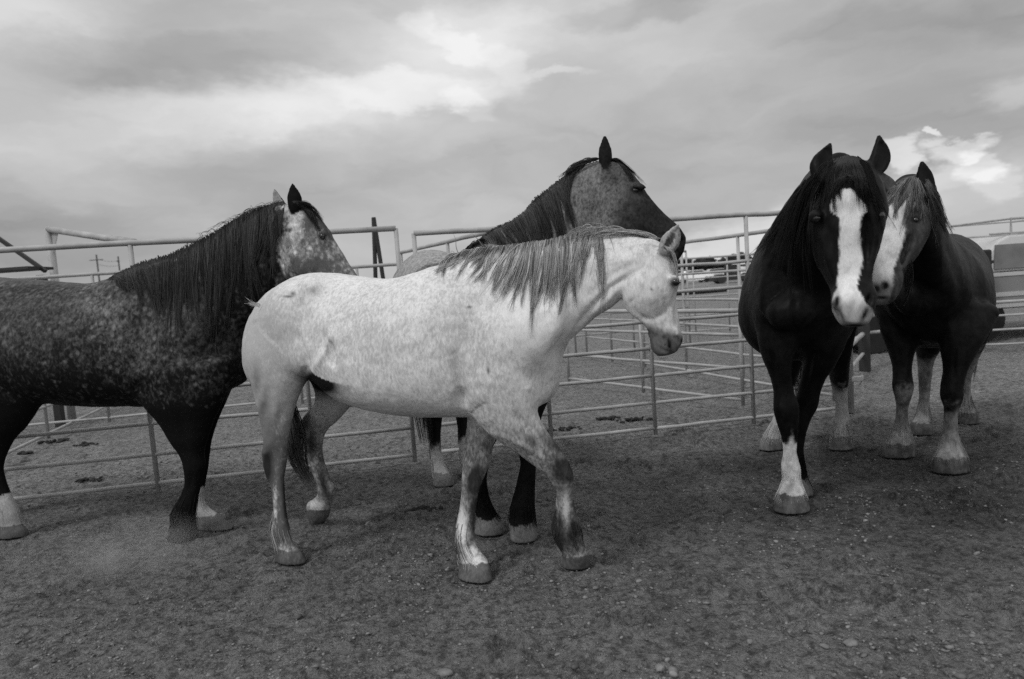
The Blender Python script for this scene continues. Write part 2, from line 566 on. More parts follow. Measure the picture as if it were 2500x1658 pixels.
def surface_nets(F, org, h):
    neg = F < 0
    c = neg.astype(np.int8)
    S = c[:-1, :-1, :-1] + c[1:, :-1, :-1] + c[:-1, 1:, :-1] + c[:-1, :-1, 1:] + c[1:, 1:, :-1] + c[1:, :-1, 1:] + c[:-1, 1:, 1:] + c[1:, 1:, 1:]
    act = (S > 0) & (S < 8)
    idx = np.full(act.shape, -1, np.int64)
    I = np.argwhere(act); idx[act] = np.arange(len(I))
    acc = np.zeros((len(I), 3)); cnt = np.zeros(len(I))
    corners = [(0, 0, 0), (1, 0, 0), (0, 1, 0), (0, 0, 1), (1, 1, 0), (1, 0, 1), (0, 1, 1), (1, 1, 1)]
    val = {cn: F[I[:, 0] + cn[0], I[:, 1] + cn[1], I[:, 2] + cn[2]].astype(float) for cn in corners}
    for a in corners:
        for ax in range(3):
            if a[ax]: continue
            b = list(a); b[ax] = 1; b = tuple(b)
            va, vb = val[a], val[b]
            m = (va < 0) != (vb < 0)
            t = va[m] / (va[m] - vb[m])
            p = np.tile(np.array(a, float), (m.sum(), 1)); p[:, ax] += t
            acc[m] += p; cnt[m] += 1
    V = org + h * (I + acc / cnt[:, None])
    faces = []
    for ax in range(3):
        o1, o2 = [(1, 2), (2, 0), (0, 1)][ax]
        sl0 = [slice(1, -1)] * 3; sl1 = [slice(1, -1)] * 3
        sl0[ax] = slice(0, -1); sl1[ax] = slice(1, None)
        a = neg[tuple(sl0)]; b = neg[tuple(sl1)]
        for flip, mask in ((False, a & ~b), (True, ~a & b)):
            E = np.argwhere(mask)
            if not len(E): continue
            for j in range(3):
                if j != ax: E[:, j] += 1
            def cell(d1, d2):
                q = E.copy(); q[:, o1] += d1; q[:, o2] += d2
                return idx[q[:, 0], q[:, 1], q[:, 2]]
            q = np.stack([cell(-1, -1), cell(0, -1), cell(0, 0), cell(-1, 0)], 1)
            if flip: q = q[:, ::-1]
            faces.append(q)
    Q = np.concatenate(faces)
    Q = Q[(Q >= 0).all(1)]
    return V, Q, I


def smooth_mesh(V, Q, it=6, lam=.5, mu=-.52):
    E = np.concatenate([Q[:, [0, 1]], Q[:, [1, 2]], Q[:, [2, 3]], Q[:, [3, 0]]])
    E = np.concatenate([E, E[:, ::-1]])
    n = len(V); deg = np.bincount(E[:, 0], minlength=n)[:, None] + 1e-9
    for i in range(it):
        for f in (lam, mu):
            M_ = np.stack([np.bincount(E[:, 0], weights=V[E[:, 1], j], minlength=n) for j in range(3)], 1) / deg
            V = V + f * (M_ - V)
    return V


def keep_largest(V, Q):
    """drop stray islands"""
    n = len(V); lab = np.arange(n)
    for _ in range(400):
        m = lab[Q].min(1)
        new = lab.copy()
        for j in range(4): np.minimum.at(new, Q[:, j], m)
        new = new[new]
        if (new == lab).all(): break
        lab = new
    u, c = np.unique(lab[Q[:, 0]], return_counts=True)
    big = u[c.argmax()]
    Q = Q[lab[Q[:, 0]] == big]
    used = np.unique(Q); mp = np.full(n, -1); mp[used] = np.arange(len(used))
    return V[used], mp[Q], used


class Horse:
    def __init__(s, name, label, hind, fore, zbase=0.0):
        """hind, fore: two world ground points of the sagittal plane"""
        s.name = name
        hind = np.asarray(hind, float); fore = np.asarray(fore, float)
        s.P0 = hind; s.ax = unit(np.array([*(fore - hind)[:2], 0.0])); s.len = np.linalg.norm(fore - hind)
        lat = np.array([s.ax[1], -s.ax[0], 0.0])
        s.lat = lat if lat @ (CAM - hind) > 0 else -lat           # towards the camera
        s.prims = []; s.legs = []; s.base = (hind + fore) / 2; s.base[2] = 0
        s.root = thing(name, tuple(s.base), label, 'horse')

    # ---- side view input
    def S(s, rows, offs=None, e=0.0, p=2.0):
        """rows of (x1,y1,x2,y2,b[,off[,e]]) in photo pixels on the plane shifted sideways by off metres"""
        out = []
        for r in rows:
            off = r[5] if len(r) > 5 else 0.0
            P0 = s.P0 + s.lat * off
            A = on_plane(r[0], r[1], P0, s.lat); B = on_plane(r[2], r[3], P0, s.lat)
            out.append(dict(C=(A + B) / 2, n1=A - B, n2=s.lat, a=np.linalg.norm(A - B) / 2, b=r[4], e=r[6] if len(r) > 6 else e, p=p))
        return out

    def F(s, rows, e=0.0, p=2.0):
        """front view input rows of (x1,y1,x2,y2,depth,b)"""
        out = []
        for r in rows:
            A = at_depth(r[0], r[1], r[4]); B = at_depth(r[2], r[3], r[4])
            out.append(dict(C=(A + B) / 2, n1=B - A, a=np.linalg.norm(A - B) / 2, b=r[5], e=e, p=p))
        return out

    def T(s, rows, scale=1.0, e=.12, p=2.2):
        """trunk rows of (x, z_top, z_bottom, b, lateral) in metres along the horse"""
        out = []
        for r in rows:
            x, zt, zb, b = r[:4]; la = r[4] if len(r) > 4 else 0
            C = s.P0 + s.ax * x * scale + s.lat * la; C = C + np.array([0, 0, (zt + zb) / 2 * scale])
            out.append(dict(C=C, n1=np.array([0, 0, 1.0]), n2=s.lat, a=(zt - zb) / 2 * scale, b=b * scale, e=e, p=p))
        return out

    def chain(s, st, **k): s.prims.append(Chain(st, **k)); return s

    def leg(s, st, plant=True, **k):
        """a leg chain; plant slides its lower end along the line of sight until the hoof stands on the ground"""
        if plant:
            C = st[-1]['C']; low = C.copy()
            d = unit(low - CAM); tg = (-.012 - CAMH) / d[2]; delta = tg / np.linalg.norm(low - CAM)
            n = len(st)
            for i, q in enumerate(st):
                w = (i / (n - 1)) ** 1.2; f = 1 + (delta - 1) * w
                q['C'] = CAM + (q['C'] - CAM) * f; q['a'] *= f; q['b'] *= f
        k['pid'] = 10 + len(s.legs)
        c = Chain(st, **k); s.prims.append(c); s.legs.append(c); return s

    def blob(s, px, py, off, rx, ry, rl, rot=0.0, k=.05, sub=False, pid=-1, both=False):
        """ellipsoid in the side view: rx along the horse (turned rot degrees), ry up, rl sideways"""
        for o in ((off, -off) if both else (off,)):
            P0 = s.P0 + s.lat * off
            C = on_plane(px, py, P0, s.lat) + s.lat * (o - off)
            sg = 1 if (s.ax @ _r) > 0 else -1
            a1 = s.ax * sg * math.cos(R(rot)) + np.array([0, 0, 1.0]) * math.sin(R(rot)); a2 = np.cross(s.lat, a1)
            s.prims.append(Blob(C, (a1, a2, s.lat), (rx, ry, rl), k, sub, pid))
        return s

    def wblob(s, C, axes, radii, **k):
        s.prims.append(Blob(C, axes, radii, **k)); return s

    def make_body(s, mat, paint, h=.0095, floor=0.0, smooth=4, strokes=(), mirror=True):
        F, ID, org = build_field(s.prims, h)
        zi = org[2] + h * np.arange(F.shape[2])
        F = np.maximum(F, (floor - zi)[None, None, :].astype(np.float32))
        V, Q, I = surface_nets(F, org, h)
        ids = ID[I[:, 0], I[:, 1], I[:, 2]]
        V = smooth_mesh(V, Q, smooth)
        V, Q, used = keep_largest(V, Q); ids = ids[used].astype(int)
        leg = np.where(ids >= 10, ids - 10, -1); ids = np.where(ids >= 10, 3, ids)
        # normals
        nrm = np.zeros_like(V)
        fn_ = np.cross(V[Q[:, 2]] - V[Q[:, 0]], V[Q[:, 3]] - V[Q[:, 1]])
        for j in range(4):
            for c in range(3): nrm[:, c] += np.bincount(Q[:, j], weights=fn_[:, c], minlength=len(V))
        nrm /= np.linalg.norm(nrm, axis=1)[:, None] + 1e-12
        V = s.sculpt(V, nrm, ids, strokes, mirror)
        # coordinates on the sagittal plane, in photo pixels, the same on both flanks
        Pf = V - ((V - s.P0) @ s.lat)[:, None] * s.lat[None]
        d = Pf - CAM; zc = d @ _f
        sx, sy = CX + FPX * (d @ _r) / zc, CY - FPX * (d @ _u) / zc
        d = V - CAM; zc = d @ _f
        px, py = CX + FPX * (d @ _r) / zc, CY - FPX * (d @ _u) / zc
        ctx = dict(leg=leg, V=V, N=nrm, id=ids, sx=sx, sy=sy, px=px, py=py, z=V[:, 2], lo=(V - s.P0) @ s.lat, al=(V - s.P0) @ s.ax,
                   n1=vnoise(V, 14, 4, .6), n2=vnoise(V, 45, 3, .6, 3), n0=vnoise(V, 5, 3, .5, 5))
        dk, lt, bi = paint(ctx)
        s.body = mesh_obj('body', V, Q, mat, s.root, attrs=dict(coat_dark=np.maximum(dk, .002), coat_light=np.maximum(lt, .002), coat_bias=bi))
        s.bvh = BVHTree.FromPolygons([tuple(v) for v in V], [tuple(int(i) for i in q) for q in Q])
        s.V = V
        return s

    def hit(s, px, py):
        d = ray(px, py)
        r = s.bvh.ray_cast(Vector(CAM), Vector(d))
        return None if r[0] is None else np.array(r[0])

    def sculpt(s, V, nrm, ids, strokes, mirror):
        """ridges (+) and grooves (-) drawn as (side, width_px, depth_m, points); side 0 both flanks, 1 near, -1 whatever faces us on the far legs"""
        def pix(P):
            d = P - CAM; zc = d @ _f
            return np.stack([CX + FPX * (d @ _r) / zc, CY - FPX * (d @ _u) / zc], 1)
        lo = (V - s.P0) @ s.lat
        if mirror:
            Vn = np.where((lo < 0)[:, None], V - 2 * lo[:, None] * s.lat, V); Nn = np.where((lo < 0)[:, None], nrm - 2 * (nrm @ s.lat)[:, None] * s.lat, nrm)
        else: Vn, Nn = V, nrm
        P0_, P1_ = pix(Vn), pix(V)
        def face(A, B):
            t = CAM - A; t /= np.linalg.norm(t, axis=1)[:, None]; return sstep((t * B).sum(1), .0, .35)
        W0, W1 = face(Vn, Nn), face(V, nrm)
        off = np.zeros(len(V))
        for side, wd, dp, pts in strokes:
            pts = np.array(pts, float)
            if side == 0: Q, W = P0_, W0 * (ids != 3)
            elif side == 1: Q, W = P1_, W1 * ((lo > 0) | (not mirror))
            else: Q, W = P1_, W1 * (lo < 0)
            bb0, bb1 = pts.min(0) - 3 * wd, pts.max(0) + 3 * wd
            m = np.nonzero((Q > bb0).all(1) & (Q < bb1).all(1) & (W > 0))[0]
            if not len(m): continue
            q = Q[m]; best = np.full(len(m), 1e9); par = np.zeros(len(m))
            if len(pts) == 1: best = np.linalg.norm(q - pts[0], axis=1)
            for i in range(len(pts) - 1):
                a, b = pts[i], pts[i + 1]; ab = b - a
                t = np.clip(((q - a) @ ab) / (ab @ ab), 0, 1); dd = np.linalg.norm(q - a - t[:, None] * ab, axis=1)
                k = dd < best; best[k] = dd[k]; par[k] = (i + t[k]) / (len(pts) - 1)
            fade = 1.0 if len(pts) == 1 else .35 + .65 * np.sin(math.pi * np.clip(par, .02, .98)) ** .6
            off[m] += dp * np.exp(-(best / wd) ** 2) * fade * W[m]
        off += (vnoise(V, 9, 3, .55, 9) - .5) * .010 * (ids != 3) + (vnoise(V, 30, 2, .5, 12) - .5) * .0035
        return V + nrm * off[:, None]

    def feather(s, chains, n=70, z0=(.15, .24), z1=(.045, .085), tone=(.3, .5), r=.0016, out=.006, seed=0, back=None, bl=0.0):
        """fetlock and coronet hair falling over the hoof"""
        g = np.random.default_rng(900 + seed)
        Ws, Tn = [], []
        M_ = 7
        for ci in chains:
            D_ = s.legs[ci].D
            D_ = D_[np.argsort(D_[:, 2])]
            for k in range(n):
                th = g.random() * 6.28; a0 = g.uniform(*z0); a1 = g.uniform(*z1)
                if back is not None and g.random() < .6: th = back + g.normal(0, .7); a0 += .05
                st = []
                for q in np.linspace(0, 1, M_):
                    z = a0 + (a1 - a0) * q
                    row = np.array([np.interp(z, D_[:, 2], D_[:, j]) for j in range(11)])
                    o = 1.0 + .04 * q
                    p = row[:3] + (row[3:6] * row[9] * math.cos(th) + row[6:9] * row[10] * math.sin(th)) * o
                    dr = unit(row[3:6] * math.cos(th) + row[6:9] * math.sin(th)); p = p + dr * (.001 + out * math.sin(math.pi * q * .8) * g.uniform(.5, 1)); p[2] = max(z, .012)
                    st.append(p)
                Ws.append(st); Tn.append(g.uniform(*tone))
        W = np.array(Ws); rad = r * g.uniform(.7, 1.3, (len(W), 1)) * (1 - .7 * np.linspace(0, 1, M_)[None])
        return strands('feather', W, rad, np.array(Tn), s.root)

    def eye(s, px, py, r=.021, sink=.35, mirror=True, squash=1.0):
        """a wet eyeball set in the socket seen at this pixel, and its twin on the other side of the head"""
        P = s.hit(px, py)
        if P is None: return
        for k, Q0 in enumerate((P,)):
            s._ball(Q0, unit(CAM - Q0), r, sink)
        if mirror:
            o = (P - s.P0) @ s.lat
            q = P - s.lat * (2 * o + .3)
            hh = s.bvh.ray_cast(Vector(q), Vector(s.lat))
            if hh[0] is not None: s._ball(np.array(hh[0]), -s.lat, r, sink)

    def _ball(s, P, nrm, r, sink):
        C = P - nrm * r * sink
        V, F = [], []
        n, m = 16, 10
        for i in range(m + 1):
            for j in range(n):
                t, f = math.pi * i / m, 2 * math.pi * j / n
                V.append(C + r * np.array([math.sin(t) * math.cos(f), math.sin(t) * math.sin(f), math.cos(t)]))
        for i in range(m):
            for j in range(n):
                F.append([i * n + j, (i + 1) * n + j, (i + 1) * n + (j + 1) % n, i * n + (j + 1) % n])
        mesh_obj('eye', V, F, EYE, s.root)

    def hair(s, name, guides, n, r=.0022, tone=(.02, .05), M_=12, eps=(.004, .02), jit=3.0, clump=.6, nclump=None, curl=4.0,
             lenvar=(.66, 1.1), rise=4.0, seed=0, depth=None, wild=0.0, lift=0.0, label=None, off=0.0):
        """guides: rows (rx,ry, cx,cy, tx,ty) in photo pixels: root, bend and tip; strands lie on the body surface where they cross it"""
        g = np.random.default_rng(seed + 11)
        G = np.array([[*q] for q in guides], float)
        t = np.sort(g.random(n)) * (len(G) - 1)
        i = np.minimum(t.astype(int), len(G) - 2); f = (t - i)[:, None]
        K = G[i] * (1 - f) + G[i + 1] * f
        nclump = nclump or max(4, n // 14)
        cid = np.floor(t / (len(G) - 1) * nclump + g.normal(0, .35, n)).clip(0, nclump - 1)
        ct = (cid + .5) / nclump * (len(G) - 1)
        ci = np.minimum(ct.astype(int), len(G) - 2); cf = (ct - ci)[:, None]
        KC = G[ci] * (1 - cf) + G[ci + 1] * cf
        crand = g.normal(0, 1, (nclump, 4)); clen = g.uniform(.72, 1.18, nclump)
        cw = crand[cid.astype(int)]
        root = K[:, :2] + g.normal(0, jit * .35, (n, 2)); bend = K[:, 2:4] * (1 - clump * .5) + KC[:, 2:4] * clump * .5 + g.normal(0, jit, (n, 2)) + cw[:, :2] * jit
        tip = K[:, 4:6] * (1 - clump) + KC[:, 4:6] * clump + g.normal(0, jit * (1.25 - clump), (n, 2)) + cw[:, 2:4] * jit * 2.0
        le = g.uniform(*lenvar, n) * clen[cid.astype(int)]
        w_ = g.random(n) < wild
        bend[w_] += g.normal(0, jit * 5, (w_.sum(), 2)); tip[w_] += g.normal(0, jit * 6, (w_.sum(), 2))
        T_ = np.linspace(0, 1, M_)[None, :, None] * le[:, None, None]
        P = root[:, None] * (1 - T_) ** 2 + 2 * bend[:, None] * T_ * (1 - T_) + tip[:, None] * T_ ** 2
        P[..., 1] -= (rise * g.uniform(.3, 1.3, (n, 1)) * (T_[..., 0] / .16) * np.exp(1 - T_[..., 0] / .16))
        ph = (g.random(nclump)[cid.astype(int)][:, None] + .18 * g.random((n, 1))) * 6.28 + np.linspace(0, 1, M_)[None] * g.uniform(3, 9, nclump)[cid.astype(int)][:, None]
        dirn = tip - root; ln = np.linalg.norm(dirn, axis=1, keepdims=True) + 1e-6; perp = np.stack([-dirn[:, 1], dirn[:, 0]], 1) / ln
        P += (np.sin(ph) * np.linspace(0, 1, M_)[None] ** .7 * curl * g.uniform(.2, 1, (n, 1)))[..., None] * perp[:, None]
        W = np.zeros((n, M_, 3)); ep = g.uniform(*eps, n)
        P0 = s.P0 + s.lat * off
        for a in range(n):
            lastd = None
            for b in range(M_):
                x, y = P[a, b]; d = ray(x, y)
                hitp = None
                if depth is None or depth == 'surf':
                    r_ = s.bvh.ray_cast(Vector(CAM), Vector(d))
                    if r_[0] is not None: hitp = r_[3]
                if hitp is None:
                    if lastd is None:
                        if depth in (None, 'surf'):
                            rel = s.V - CAM; al_ = rel @ d
                            per = np.linalg.norm(rel - al_[:, None] * d[None], axis=1) + .04 * (al_ - al_.min())
                            dist = al_[per.argmin()] - .004
                        else: dist = depth
                    else: dist = lastd
                else:
                    dist = hitp - ep[a] * (b / M_) ** .5
                    if lastd is not None and dist > lastd + .05: dist = lastd + .012      # do not fall off the near side
                lastd = dist
                W[a, b] = CAM + d * dist
        # gentle smoothing along each strand
        for _ in range(2): W[:, 1:-1] = .5 * W[:, 1:-1] + .25 * (W[:, :-2] + W[:, 2:])
        rad = r * g.uniform(.6, 1.3, (n, 1)) * (1 - .8 * np.linspace(0, 1, M_)[None] ** 1.5)
        ctone = g.uniform(0, 1, nclump)[cid.astype(int)]
        tn = tone[0] + (tone[1] - tone[0]) * np.clip(.45 * ctone + .55 * g.random(n), 0, 1) ** 1.3
        return strands(name, W, rad, tn, s.root, label)


def strands(name, W, rad, tone, parent, label=None):
    n, M_, _ = W.shape
    T = np.gradient(W, axis=1); T /= np.linalg.norm(T, axis=2)[..., None] + 1e-9
    v = CAM - W; v /= np.linalg.norm(v, axis=2)[..., None]
    a = np.cross(T, v); a /= np.linalg.norm(a, axis=2)[..., None] + 1e-9
    b = np.cross(T, a)
    V = []
    for k in range(3):
        th = 2 * math.pi * k / 3
        V.append(W + (a * math.cos(th) + b * math.sin(th)) * rad[..., None])
    V = np.stack(V, 2).reshape(-1, 3)           # (n, M, 3 sides)
    base = (np.arange(n)[:, None] * M_ + np.arange(M_ - 1)[None]) * 3
    F = []
    for k in range(3):
        k2 = (k + 1) % 3
        F.append(np.stack([base + k, base + k2, base + 3 + k2, base + 3 + k], -1).reshape(-1, 4))
    F = np.concatenate(F)
    o = mesh_obj(name, V, F, HAIR, parent, attrs=dict(hair_tone=np.repeat(tone, M_ * 3)))
    if label: o['label'] = label
    return o


def ear_chain(h, base, tip, w, thick, bend=(0, 0), open_dir=None, cup=.6, pid=6, n1=None):
    """ear from base to tip (world points), w half width, opening towards open_dir; leaf shaped with a hollow"""
    base = np.asarray(base, float); tip = np.asarray(tip, float)
    ax = tip - base; Ln = np.linalg.norm(ax); ax = ax / Ln
    od = np.asarray(open_dir, float); od = unit(od - ax * (od @ ax))
    side = np.cross(ax, od) if n1 is None else unit(n1)
    prof = [(-.1, .62, .9), (.05, .75, 1.0), (.22, .95, 1.0), (.42, 1.0, .85), (.62, .86, .65), (.8, .56, .5), (.92, .3, .4), (1.0, .1, .3)]
    st = []; cv = []
    for t, ww, th in prof:
        c = base + ax * Ln * t + (side * bend[0] + od * bend[1]) * math.sin(math.pi * max(t, 0)) * Ln
        st.append(dict(C=c, n1=side, n2=od, a=w * ww, b=thick * th))
        if .15 < t < .85: cv.append(dict(C=c + od * thick * th * (1.0), n1=side, n2=od, a=w * ww * .62, b=thick * th * .62))
    h.prims.append(Chain(st, k=.012, cap0=0, cap1=.5, pid=pid, seg=.012))
    h.prims.append(Chain(cv, k=.006, cap0=.6, cap1=.6, sub=True, pid=-1, seg=.012))

# ================================================================== the horses
def G2(c, cx, cy, rx, ry, rot=0.0):
    x, y = c['px'] - cx, c['py'] - cy
    co, si = math.cos(R(rot)), math.sin(R(rot))
    u, v = x * co + y * si, -x * si + y * co
    return np.exp(-(u / rx) ** 2 - (v / ry) ** 2)


def mix(a, b, t): return a * (1 - t) + b * t


def poly_x(ys, xs, y): return np.interp(y, ys, xs)


TRUNK = [(-.24, 1.33, 1.13, .08), (-.16, 1.46, .98, .2), (-.04, 1.56, .90, .27), (.12, 1.61, .88, .30), (.30, 1.60, .87, .31), (.48, 1.56, .84, .33),
         (.66, 1.54, .80, .35), (.84, 1.56, .78, .35), (1.0, 1.60, .77, .325), (1.13, 1.65, .79, .29), (1.25, 1.62, .84, .25), (1.36, 1.50, .95, .20), (1.44, 1.36, 1.06, .13)]

# ------------------------------------------------------------------ grey horse in front
def gy(px, Y): d = ray(px, 700); return np.array([d[0] / d[1] * Y, Y, 0.0])
C = Horse('horse', 'pale flea-bitten grey horse with a silver mane walking in front with its head lowered', gy(700, 3.95), gy(1160, 3.50))
C.chain(C.S([
    (620, 785, 622, 880, .07), (638, 748, 640, 930, .16), (662, 716, 668, 950, .21), (700, 688, 708, 935, .245), (751, 668, 765, 912, .27), (808, 666, 822, 943, .29),
    (866, 673, 866, 976, .31), (923, 679, 930, 997, .33), (985, 676, 1000, 1010, .335), (1066, 650, 1070, 1014, .32), (1130, 633, 1150, 1015, .29),
    (1190, 622, 1225, 1012, .26), (1240, 617, 1286, 1003, .235), (1283, 611, 1322, 960, .20), (1325, 603, 1347, 900, .165),
    (1365, 595, 1378, 845, .135), (1405, 586, 1418, 808, .11), (1450, 580, 1452, 775, .09), (1500, 577, 1494, 748, .08), (1548, 578, 1524, 720, .075), (1585, 584, 1540, 690, .07)],
    e=.18, p=2.2), k=.03, pid=0)
C.chain(C.S([
    (1606, 588, 1548, 650, .065), (1632, 606, 1528, 690, .085), (1645, 636, 1522, 728, .097), (1652, 672, 1528, 752, .098), (1650, 705, 1545, 776, .088), (1652, 738, 1560, 790, .07),
    (1658, 775, 1576, 806, .058), (1664, 808, 1587, 828, .052), (1667, 832, 1591, 852, .054), (1655, 853, 1604, 866, .042)], p=2.3), k=.035, pid=2, cap1=.3)
# cheek, eye brow, neck furrow, windpipe
C.blob(1588, 705, .055, .095, .11, .05, rot=-60, k=.03, both=True)
C.blob(1645, 682, .078, .026, .018, .022, k=.02)
C.blob(1650, 815, .040, .016, .026, .016, rot=20, k=.015)
C.blob(1480, 790, .09, .16, .012, .02, rot=38, k=.04, sub=True)
C.blob(1650, 826, .060, .007, .019, .018, rot=15, k=.01, sub=True)
C.blob(1628, 846, .06, .035, .003, .02, rot=-28, k=.008, sub=True)
C.blob(1560, 782, -.0, .1, .02, .03, rot=-40, k=.03, sub=True)
# trunk muscles
C.blob(1262, 830, .165, .13, .24, .075, rot=-62, k=.12, both=True)       # shoulder
C.blob(1215, 930, .17, .13, .10, .07, rot=10, k=.10, both=True)        # upper arm
C.blob(1312, 925, .06, .07, .12, .07, k=.12, both=True)                # breast
C.blob(712, 775, .18, .15, .16, .09, k=.10, both=True)
C.blob(694, 684, -.07, .045, .03, .03, k=.03)                 # croup
C.blob(765, 700, .16, .05, .04, .06, k=.09, both=True)                 # point of hip
C.blob(740, 868, .235, .09, .10, .05, rot=-30, k=.06, both=True)        # stifle
C.blob(800, 850, .31, .03, .09, .03, rot=25, k=.05, sub=True, both=True)     # flank hollow
C.blob(1120, 985, .27, .03, .06, .04, rot=-30, k=.04, sub=True, both=True)
# near hind
C.leg(C.S([(758, 760, 632, 790, .11, .14), (762, 850, 611, 858, .12, .17), (748, 915, 620, 925, .11, .17), (722, 975, 631, 980, .085, .17), (709, 1030, 642, 1035, .062, .16), (702, 1080, 646, 1080, .048, .15),
             (699, 1115, 642, 1108, .042, .14), (695, 1148, 650, 1158, .037, .14), (692, 1172, 662, 1185, .028, .14), (694, 1210, 667, 1215, .026, .14), (698, 1250, 669, 1255, .027, .14),
             (705, 1288, 663, 1292, .034, .14), (712, 1318, 668, 1316, .031, .14), (724, 1338, 676, 1346, .036, .14), (739, 1354, 674, 1364, .047, .14), (745, 1375, 672, 1377, .055, .14)]), k=.045, pid=3, cap1=0)
# far hind, lifted
C.leg(C.S([(860, 850, 720, 880, .12, -.14), (880, 925, 766, 935, .10, -.16), (862, 980, 772, 980, .08, -.16), (822, 1028, 746, 1014, .062, -.16), (797, 1052, 730, 1042, .05, -.16), (786, 1084, 736, 1078, .042, -.16),
             (788, 1114, 750, 1108, .034, -.16), (797, 1145, 760, 1143, .028, -.16), (808, 1175, 772, 1180, .028, -.16), (820, 1200, 776, 1206, .036, -.16), (812, 1222, 766, 1218, .036, -.16), (806, 1240, 752, 1228, .045, -.16),
             (800, 1262, 752, 1252, .052, -.16), (784, 1282, 763, 1280, .045, -.16)]), k=.04, pid=3, cap1=.15)
# far fore, standing
C.leg(C.S([(1270, 930, 1150, 930, .11, -.12), (1228, 1000, 1146, 1005, .09, -.11), (1212, 1060, 1139, 1066, .07, -.10), (1202, 1095, 1135, 1100, .055, -.09), (1196, 1130, 1131, 1132, .048, -.08), (1184, 1160, 1129, 1165, .046, -.08),
             (1168, 1200, 1127, 1205, .031, -.07), (1162, 1240, 1121, 1248, .029, -.07), (1158, 1280, 1112, 1286, .033, -.07), (1158, 1313, 1107, 1318, .04, -.07), (1168, 1342, 1114, 1350, .035, -.07), (1188, 1366, 1122, 1378, .043, -.07),
             (1196, 1392, 1120, 1398, .056, -.07), (1201, 1418, 1118, 1420, .063, -.07)]), k=.04, pid=3, cap1=0)
# near fore, swinging forward
C.leg(C.S([(1300, 880, 1165, 940, .10, .14), (1308, 960, 1158, 1010, .10, .15), (1312, 1010, 1190, 1052, .085, .15), (1332, 1050, 1226, 1080, .070, .15), (1358, 1085, 1268, 1108, .058, .15), (1380, 1115, 1303, 1134, .052, .15),
             (1394, 1145, 1332, 1158, .05, .15), (1399, 1175, 1352, 1182, .045, .15), (1397, 1200, 1359, 1202, .033, .15), (1401, 1228, 1357, 1228, .03, .15), (1408, 1256, 1354, 1262, .032, .15), (1418, 1288, 1350, 1296, .042, .15),
             (1420, 1318, 1358, 1326, .038, .15), (1429, 1342, 1372, 1348, .038, .15), (1437, 1360, 1374, 1362, .052, .15), (1441, 1384, 1368, 1386, .058, .15)]), k=.045, pid=3, cap1=0)
hp = lambda x, y, off: on_plane(x, y, C.P0 + C.lat * off, C.lat)
ear_chain(C, hp(1624, 616, .055), hp(1655, 549, .07), .042, .026, bend=(0, .0), open_dir=C.lat * .8 + C.ax * .3, n1=C.ax * .85 - np.array([0, 0, .35]))
ear_chain(C, hp(1622, 616, -.045), hp(1646, 566, -.07), .034, .022, open_dir=-C.lat * .8 + C.ax * .3, n1=C.ax * .85 - np.array([0, 0, .35]))


